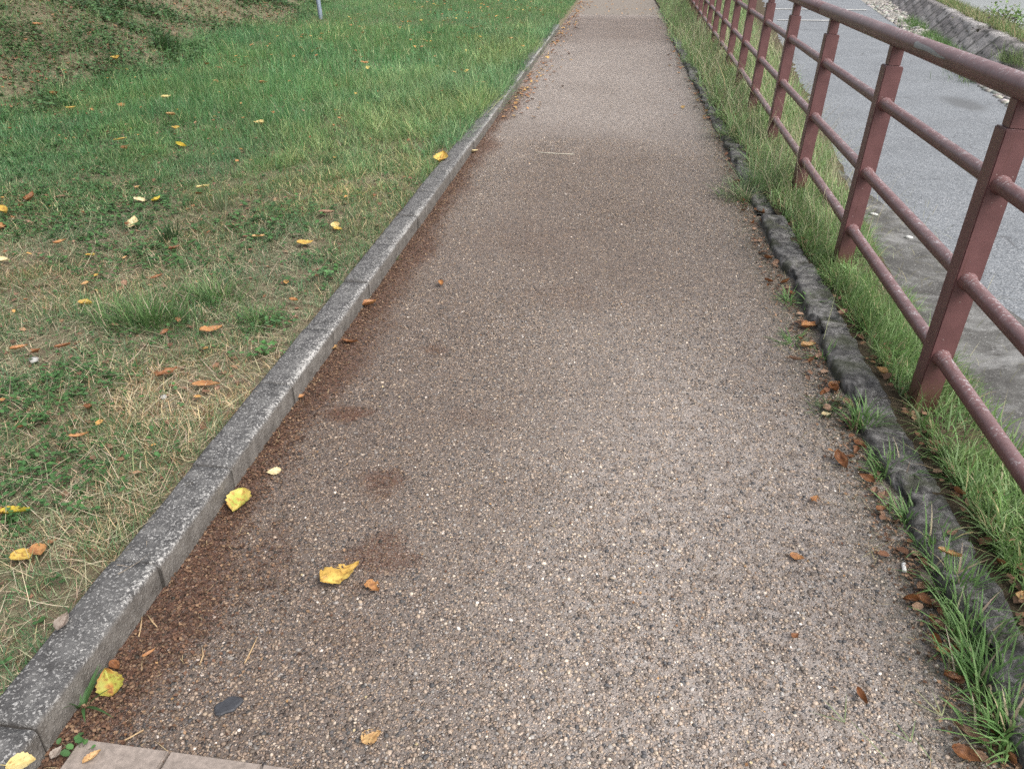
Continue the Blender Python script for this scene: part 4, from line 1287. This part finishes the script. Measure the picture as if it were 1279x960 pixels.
# ------------------------------------------------------------------ single tufts and weeds
def tuft(name, px, label, n, L, W, spread_, lean, cols, z=0.0, cat='grass tuft', group=None, seg=4, dryf=.08, curl=(.2, 1.3), elong=1.0):
    p = at(*px, z if not callable(z) else .06)
    zz = float(z(np.array([p[0]]), np.array([p[1]]))[0]) if callable(z) else z
    root = (p[0], p[1], zz)
    r = np.minimum(np.abs(RNG.normal(0, spread_, n)), 1.8 * spread_ * RNG.uniform(.6, 1, n)); a = RNG.uniform(0, 6.28, n)
    P = np.stack([r * np.cos(a) * elong, r * np.sin(a), np.zeros(n) - .003], -1)
    c = np.array(cols)[RNG.integers(0, len(cols), n)] * (1 + .25 * RNG.uniform(-1, 1, (n, 1)))
    dry = RNG.random(n) < dryf
    c = np.where(dry[:, None], jit(STRAW, n), c)
    b = blades(P, L * RNG.uniform(.5, 1.25, n), W * RNG.uniform(.7, 1.2, n), a + RNG.normal(0, 1.1, n), np.clip(RNG.normal(lean, .3, n), 0, 1.4), RNG.uniform(*curl, n), c * .95, c * 1.1, seg, floor=np.full(n, 0.0), twist=RNG.uniform(-.5, .5, n))
    o = build(name, [b], M['grass'])
    o.location = root
    tag(o, label, cat, group)
    return o


TG = [(.11, .21, .065), (.135, .23, .075), (.09, .18, .06)]
VG = [(.165, .30, .10), (.21, .34, .13), (.14, .265, .09)]
tuft('grass_tuft', (185, 402), 'tall spiky grass tuft on the lawn behind the straw patch', 620, .17, .0030, .085, .65, TG, LZ, elong=2.3)
tuft('grass_tuft', (265, 374), 'lower grass tuft touching the right side of the tall spiky tuft', 300, .14, .0028, .06, .65, TG, LZ, elong=1.8)
tuft('grass_tuft', (325, 402), 'small grass tuft with a leafy weed between straw and kerb', 170, .11, .003, .06, .7, TG, LZ)
tuft('grass_tuft', (215, 300), 'dark upright grass clump in the middle of the lawn', 120, .12, .0045, .03, .35, [(.035, .075, .028), (.05, .10, .035)], LZ)
tuft('grass_tuft', (207, 75), 'dark tall grass clump far out by the bank', 160, .30, .010, .12, .25, [(.03, .075, .022), (.04, .09, .03)], LZ)
tuft('grass_tuft', (278, 262), 'pale strands rising from a tuft beside the dark clump', 40, .18, .0035, .03, .3, [(.2, .23, .14), (.12, .17, .08)], LZ)
tuft('grass_tuft', (1075, 535), 'upright green tuft growing over the path edge of the stone edging', 105, 0.118, 0.0063, .035, .35, VG, 0.0, elong=.8)
tuft('grass_tuft', (1109, 590), 'dense green tuft on the path edge just below the upright tuft', 132, 0.107, 0.0054, .045, .5, VG, 0.0)
tuft('grass_tuft', (1134, 650), 'leaning tuft of broad blades above the cigarette end', 69, 0.092, 0.0067, .035, .6, VG, 0.0)
tuft('grass_tuft', (1164, 690), 'thin tuft crossing the stone edging near the orange-tan leaf', 48, 0.122, 0.0057, .03, .4, VG, 0.0)
tuft('grass_tuft', (1191, 742), 'arching grass tuft along the edging beside the dead leaf heap', 119, 0.133, 0.0060, .045, .4, VG, 0.0)
tuft('grass_tuft', (1214, 800), 'thick grass tuft at the pale oval leaf', 132, 0.122, 0.0060, .045, .45, VG, 0.0)
tuft('grass_tuft', (1231, 858), 'thick grass tuft above the long pointed leaf', 140, 0.128, 0.0060, .05, .45, VG, 0.0)
tuft('grass_tuft', (1261, 920), 'wide grass tuft in the bottom right corner', 154, 0.143, 0.0066, .05, .45, VG, 0.0)
tuft('grass_tuft', (930, 248), 'straggly tuft spilling onto the path before the edging breaks off', 300, .21, .0040, .10, .95, [(.13, .23, .08), (.2, .29, .14), (.28, .31, .19)], 0.0, dryf=.18)
tuft('grass_tuft', (952, 235), 'bushy tuft at the gap in the stone edging', 300, .24, .004, .09, .65, [(.13, .24, .085), (.19, .29, .13)], .02, dryf=.12)
tuft('grass_tuft', (985, 378), 'small sprawling weed tuft at the path side of the edging', 34, .10, .006, .025, .95, VG, 0.0)
tuft('grass_tuft', (992, 428), 'flat sprawling weed tuft beside the golden-brown cupped leaf', 34, .10, .005, .03, 1.15, VG, 0.0)
tuft('grass_tuft', (1028, 448), 'broad-bladed weed in the angle of the stone edging', 22, .085, .0085, .018, .8, VG, 0.0)
tuft('grass_tuft', (1012, 380), 'broad-bladed weed climbing over the top of the edging', 18, .085, .0095, .018, .9, VG, .02)
tuft('grass_tuft', (1035, 512), 'grey-green sprawling tuft on the path by the round beige leaf', 80, .09, .0036, .035, 1.05, [(.10, .15, .07), (.13, .19, .09)], 0.0)
tuft('grass_tuft', (492, 325), 'tiny green weed growing at the kerb foot', 26, .045, .005, .012, .7, TG, 0.0)
tuft('grass_tuft', (674, 68), 'small far weed growing through the kerb foot', 40, .10, .012, .04, .7, VG, 0.0)
# bottom-left kerb tuft with strap leaves
n = 15
a = np.array([1.2, 1.5, 1.9, 2.3, 2.9, 3.6, 4.0, 4.3, 4.9, 5.4, 5.9, .2, .5, .8, 3.2])
P = np.stack([.006 * np.cos(a), .006 * np.sin(a), np.zeros(n)], -1)
c = jit((.075, .15, .055), n, .25)
b = blades(P, RNG.uniform(.06, .115, n), RNG.uniform(.0055, .0085, n), a, RNG.uniform(.35, 1.0, n), RNG.uniform(.3, 1.1, n), c, c * 1.08, 6, floor=np.zeros(n), twist=RNG.uniform(-.25, .25, n))
o = build('grass_tuft', [b], M['grass']); p = at(104, 882); o.location = (p[0], p[1], .002)
tag(o, 'spreading strap-leaved tuft at the foot of the kerb near the paver', 'grass tuft')


def herb(px, label, n, r, h, z, col=(.07, .16, .05), sp=.03):
    p = at(*px, .07 if callable(z) else z)
    zz = float(z(np.array([p[0]]), np.array([p[1]]))[0]) if callable(z) else z
    root = empty('weed', (p[0], p[1], zz)); tag(root, label, 'weed')
    x = RNG.normal(0, sp, n); y = RNG.normal(0, sp, n); hh = RNG.uniform(.2, 1, n) * h
    lv = leaflets(np.stack([x, y, hh], -1), r * RNG.uniform(.6, 1.2, n), RNG.uniform(-.5, .5, n), RNG.uniform(0, 6.28, n), jit(col, n, .3), 7)
    build('leaves', [lv], M['herb'], root)
    c = jit((.12, .16, .06), n)
    az = np.arctan2(y, x)
    st = blades(np.stack([x * .3, y * .3, np.zeros(n)], -1), np.hypot(hh, np.hypot(x, y) * .7), np.full(n, .0016), az, np.arctan2(np.hypot(x, y) * .7, hh), np.zeros(n), c, c, 2)
    build('stem', [st], M['grass'], root)


herb((330, 440), 'leafy green weed of round leaves between straw patch and kerb', 46, .011, .055, LZ)
herb((98, 938), 'sprouting leafy weed at the corner of the paver', 9, .009, .028, .004, sp=.016)
herb((345, 405), 'small light green clover sprig beside the kerb tuft', 22, .010, .04, LZ, (.09, .19, .07), .025)
herb((408, 345), 'light green weed at the lawn edge hanging over the kerb', 26, .011, .03, .085, (.09, .19, .07), .035)

# crabgrass stalks lying over the path at the bottom right
def stalk(p0, p1, label, fingers=3, h=.03, col=(.30, .32, .17)):
    a, b = at(*p0), at(*p1)
    d = b - a; L = float(np.hypot(d[0], d[1])); az = math.atan2(d[1], d[0])
    o = empty('grass_stalk', (a[0], a[1], 0)); tag(o, label, 'grass stalk', 'seed stalks lying on the path')
    P = np.zeros((1, 3)); P[0, 2] = h
    c = np.array([col])
    build('stem', [blades(P, np.array([L]), np.array([.0022]), np.array([az]), np.array([1.5]), np.array([.12]), c, c, 10, floor=np.full(1, .002), twist=np.zeros(1))], M['straw'], o)
    n = fingers
    e = np.repeat(np.array([[d[0], d[1], .014]]), n, 0) * .97
    c = np.repeat(np.array([col]), n, 0) * RNG.uniform(.8, 1.2, (n, 1))
    build('seed_head', [blades(e, RNG.uniform(.05, .10, n), np.full(n, .0026), az + np.linspace(-.8, .8, n), np.full(n, 1.5), RNG.uniform(-.2, .4, n), c, c, 6, floor=np.full(n, .003), twist=np.zeros(n))], M['straw'], o)


stalk((1222, 962), (1173, 897), 'long seed stalk running from the bottom right grass onto the path', 4)
stalk((1160, 962), (1135, 930), 'short green seed stalk at the bottom edge of the path', 3, col=(.16, .22, .10))
stalk((1105, 962), (1052, 905), 'fine seed stalk lying flat across the lower gravel', 3, col=(.20, .25, .12))
stalk((1026, 437), (1046, 363), 'pair of pale stalks leaning across the stone edging', 2, h=.05)
stalk((1150, 590), (1100, 560), 'pale stalk crossing the stone edging below the near post', 4, h=.06)

# ------------------------------------------------------------------ small things on the path
# flat dark stone
p = at(285, 882)
bm = bmesh.new()
N = 18
ring = []
for k in range(N):
    a = 2 * math.pi * k / N
    rr = 1 + .14 * math.sin(2 * a + .5) + .08 * math.sin(5 * a + 1) + random.uniform(-.04, .04)
    ring.append((.030 * rr * math.cos(a), .023 * rr * math.sin(a)))
lo = [bm.verts.new((x, y, 0)) for x, y in ring]
mi = [bm.verts.new((x * .98, y * .98, .003)) for x, y in ring]
hi = [bm.verts.new((x * .86, y * .86, .0055 + random.uniform(-.0004, .0004))) for x, y in ring]
for k in range(N):
    j = (k + 1) % N
    bm.faces.new((lo[k], lo[j], mi[j], mi[k])); bm.faces.new((mi[k], mi[j], hi[j], hi[k]))
bm.faces.new(hi)
o = bm_obj('flat_stone', bm, M['darkstone']); o.location = (p[0], p[1], .002); o.rotation_euler = (0, 0, .5)
tag(o, 'flat dark grey oval stone set in the path above the paver', 'stone')
# cigarette end
p = at(1130, 712)
root = empty('cigarette_butt', (p[0] - .004, p[1], .010), 1.35)
root.scale = (1.55, 1.55, 1.55)
tag(root, 'white cigarette end lying on the path beside the long curled leaf', 'cigarette butt')
v, q = lathe_y([(-.010, .0004), (-.010, .0037), (.010, .0038), (.0102, .0034), (.0102, .0004)], 14)
v = v[:, [1, 0, 2]]
link('filter', mesh_np('filter', v, q), M['butt'], root)
v, q = lathe_y([(.0104, .0004), (.0104, .0034), (.013, .0030), (.0132, .0003)], 12)
v = v[:, [1, 0, 2]]
link('charred_tip', mesh_np('charred_tip', v, q), M['darkstone'], root)
# pale straw stick lying across the path
a, b = at(668, 191), at(716, 194)
v, q = lathe_y([(0, .0005), (0, .004), (.12, .0045), (.26, .004), (float(np.hypot(*(b - a)[:2])), .004), (float(np.hypot(*(b - a)[:2])) + .001, .0005)], 8)
v[:, 2] *= .7
v[:, 0] += .004 * np.sin(v[:, 1] * 14)
o = link('stick', mesh_np('stick', v, q, col=np.repeat(np.array([[.62, .58, .48]]), len(v), 0)), M['straw'])
o.location = (a[0], a[1], .006); o.rotation_euler = (0, 0, math.atan2(b[1] - a[1], b[0] - a[0]) - math.pi / 2)
tag(o, 'pale straight stick lying across the middle of the path', 'stick')
TW = [((489, 790), (493, 770)), ]
for (a_, b_, lab) in [((306, 830), (322, 797), 'thin tan twig on the gravel above the flat dark stone'), ((174, 797), (178, 772), 'thick short tan twig against the kerb'),
                      ((153, 928), (180, 913), 'straight tan twig just above the paver'), ((250, 832), (253, 810), 'bent pale twig near the thin tan twig'), ((185, 770), (197, 785), 'stubby brown twig beside the thick tan twig')]:
    a, b = at(*a_), at(*b_)
    Lt = float(np.hypot(*(b - a)[:2]))
    v, q = lathe_y([(0, .0003), (0, .0018), (Lt * .5, .0020), (Lt, .0013), (Lt + .0005, .0003)], 7)
    v[:, 0] += .02 * (v[:, 1] / Lt) * (1 - v[:, 1] / Lt) * (1 if 'bent' in lab else .2)
    o = link('twig', mesh_np('twig', v, q, col=np.repeat(np.array([[.40, .28, .16]]), len(v), 0)), M['litter'])
    o.location = (a[0], a[1], .006); o.rotation_euler = (0, 0, math.atan2(b[1] - a[1], b[0] - a[0]) - math.pi / 2)
    tag(o, lab, 'twig', 'twigs by the kerb')

# pale stones and bottle-white flecks on the stained concrete
for (pp, s_, lab) in [((1091, 268), .030, 'white stone chip on the dark concrete under the middle rail'), ((1135, 297), .022, 'smaller white stone chip under the lower rails'), ((42, 450), .022, 'pale grey stone in the clover behind the straw'), ((205, 497), .018, 'grey-white stone chip on the straw patch')]:
    zz = ROAD_Z + .02 if pp[0] > 800 else .065
    p = at(*pp, zz)
    st = stones(np.zeros(1), np.zeros(1), np.zeros(1), np.array([s_]), np.array([[.62, .62, .60]] if pp[0] > 800 else [[.36, .355, .34]]), .4)
    o = build('stone', [st], M['pebble']); o.location = (p[0], p[1], zz + .004)
    tag(o, lab, 'stone')

# ------------------------------------------------------------------ metal pole at the lawn's far edge
p = at(401, 25, .06)
root = empty('metal_pole', (p[0], p[1], float(lawn_z(np.array([p[0]]), np.array([p[1]]))[0])), 0)
tag(root, 'blue-grey metal pole standing at the far edge of the lawn', 'pole')
v, q = lathe_y([(-.3, .045), (2.8, .045), (2.8, .001)], 18); v = v[:, [0, 2, 1]]
o = link('shaft', mesh_np('shaft', v, q[:, ::-1]), M['steel'], root); o.rotation_euler = (.0, -.05, 0)

# ------------------------------------------------------------------ shrub and dead branches over the water
def tube_path(pts, r0, r1, n=6):
    pts = np.array(pts, float); V, q = [], []
    for i, p in enumerate(pts):
        t = pts[min(i + 1, len(pts) - 1)] - pts[max(i - 1, 0)]; t /= np.linalg.norm(t) + 1e-9
        a = np.cross(t, [0, 0, 1.0]); a = a / (np.linalg.norm(a) + 1e-9) if np.linalg.norm(a) > 1e-4 else np.array([1.0, 0, 0])
        b = np.cross(t, a); r = r0 + (r1 - r0) * i / (len(pts) - 1)
        for k in range(n):
            V.append(p + r * (a * math.cos(6.2832 * k / n) + b * math.sin(6.2832 * k / n)))
    for i in range(len(pts) - 1):
        for k in range(n): q.append((i * n + k, i * n + (k + 1) % n, i * n + n + (k + 1) % n, i * n + n + k))
    return np.array(V), np.array(q)


def shrub(name, loc, label, nb, hgt, rad, col, leafn, lr, seed, cat='shrub', droop=.3, wood=M['bark']):
    rng = np.random.default_rng(seed)
    root = empty(name, loc); tag(root, label, cat)
    Vs, qs, o, lp = [], [], 0, []
    for k in range(nb):
        a = rng.uniform(0, 6.28); top = np.array([math.cos(a) * rad * rng.uniform(.4, 1), math.sin(a) * rad * rng.uniform(.4, 1), hgt * rng.uniform(.5, 1)])
        pts = [np.array([0, 0, 0.]) + rng.normal(0, .04, 3) * [1, 1, 0]]
        for f in (.25, .5, .75, 1.0): pts.append(top * np.array([f ** 1.3, f ** 1.3, f]) + rng.normal(0, .05, 3) - np.array([0, 0, droop * f ** 3 * hgt]))
        v, q = tube_path(pts, .018, .004); Vs.append(v); qs.append(q + o); o += len(v)
        for j in range(leafn):
            f = rng.uniform(.25, 1); i0 = min(3, int(f * 4)); t = f * 4 - i0
            lp.append(pts[i0] * (1 - t) + pts[i0 + 1] * t + rng.normal(0, .09, 3))
    me = mesh_np('branch', np.concatenate(Vs), np.concatenate(qs))
    link('branch', me, wood, root)
    if leafn:
        lp = np.array(lp); n = len(lp)
        build('foliage', [leaflets(lp, lr * RNG.uniform(.6, 1.3, n), RNG.uniform(-1.0, 1.0, n), RNG.uniform(0, 6.28, n), jit(col, n, .45), 5)], M['herb'], root)
    return root


shrub('shrub', (7.45, 18.2, -.5), 'leafy light green shrub hanging over the water at the top right', 30, 1.25, .65, (.16, .25, .09), 40, .03, 5)
shrub('shrub', (6.75, 17.0, -.1), 'sparse reddish-green shrub between wall top and water', 16, .6, .5, (.17, .20, .08), 22, .028, 6)
shrub('dead_branches', (6.05, 15.0, .05), 'dark dead branch heap behind the wall corner', 26, .4, .4, (.05, .04, .03), 6, .03, 8, 'dead branches', .45)


def tree(loc, label, seed):
    rng = np.random.default_rng(seed)
    root = empty('broadleaf_tree', loc); tag(root, label, 'tree')
    Vs, qs, o, tips = [], [], 0, []

    def limb(p, d, L, r, lvl):
        nonlocal o
        pts = [p]
        for k in range(4):
            d = d + rng.normal(0, .13, 3); d[2] += .03; d = d / np.linalg.norm(d)
            pts.append(pts[-1] + d * L / 4)
        v, q = tube_path(pts, r, r * .55, 8); Vs.append(v); qs.append(q + o); o += len(v)
        if lvl == 0: tips.append(pts); return
        for k in range(5 if lvl == 2 else 4):
            a = rng.uniform(0, 6.28)
            nd = d * .45 + np.array([math.cos(a), math.sin(a), rng.uniform(.0, .45)]) * .9
            limb(pts[rng.integers(2, 5)], nd / np.linalg.norm(nd), L * .68, r * .5, lvl - 1)
    limb(np.array([0, 0, -.3]), np.array([.12, -.05, 1.0]), 4.2, .2, 3)
    link('trunk', mesh_np('trunk', np.concatenate(Vs), np.concatenate(qs)), M['bark'], root)
    P = []
    for pts in tips:
        for k in range(230):
            f = rng.uniform(.1, 1) * 3.99; i0 = int(f)
            P.append(pts[i0] + (pts[i0 + 1] - pts[i0]) * (f - i0) + rng.normal(0, .30, 3))
    P = np.array(P); n = len(P)
    build('crown', [leaflets(P, RNG.uniform(.05, .09, n), RNG.uniform(-.8, .5, n), RNG.uniform(0, 6.28, n), jit((.06, .11, .035), n, .4), 6)], M['herb'], root)


for (tx, ty, sd, lab) in [(-9.6, 7.6, 3, 'broadleaf tree on the bank with its crown over the dim side of the lawn'), (-11.5, 13.0, 4, 'taller broadleaf tree further along on the bank')]:
    tree((tx, ty, float(lawn_z(np.array([tx]), np.array([ty]))[0])), lab, sd)

# ------------------------------------------------------------------ sky and light
W = bpy.data.worlds.new('World'); S.world = W; W.use_nodes = True
nt = W.node_tree
bg = nt.nodes['Background']
sky = nt.nodes.new('ShaderNodeTexSky'); sky.sky_type = 'NISHITA'; sky.sun_disc = False
SUN_EL, SUN_AZ = R(52), R(125)            # from +Y clockwise: behind the right shoulder
sky.sun_elevation = SUN_EL; sky.sun_rotation = SUN_AZ
sky.air_density = 1.0; sky.dust_density = 6.0; sky.ozone_density = 1.0
hsv = nt.nodes.new('ShaderNodeHueSaturation'); hsv.inputs['Saturation'].default_value = .35
nt.links.new(sky.outputs[0], hsv.inputs['Color']); nt.links.new(hsv.outputs[0], bg.inputs['Color'])
bg.inputs['Strength'].default_value = .15
sl = bpy.data.lights.new('sun', 'SUN'); sl.energy = .9; sl.angle = R(30); sl.color = (1, .96, .9)
so = bpy.data.objects.new('sun', sl); COL.objects.link(so)
dv = Vector((math.sin(SUN_AZ) * math.cos(SUN_EL), math.cos(SUN_AZ) * math.cos(SUN_EL), math.sin(SUN_EL)))
so.rotation_euler = dv.to_track_quat('Z', 'Y').to_euler()
so.location = (3, -3, 8)

S.view_settings.view_transform = 'Standard'
S.view_settings.look = 'None'
S.view_settings.gamma = 1
S.view_settings.use_curve_mapping = False
S.view_settings.exposure = 0.9
S.render.film_transparent = False
S.cycles.max_bounces = 6
S.cycles.use_denoising = False
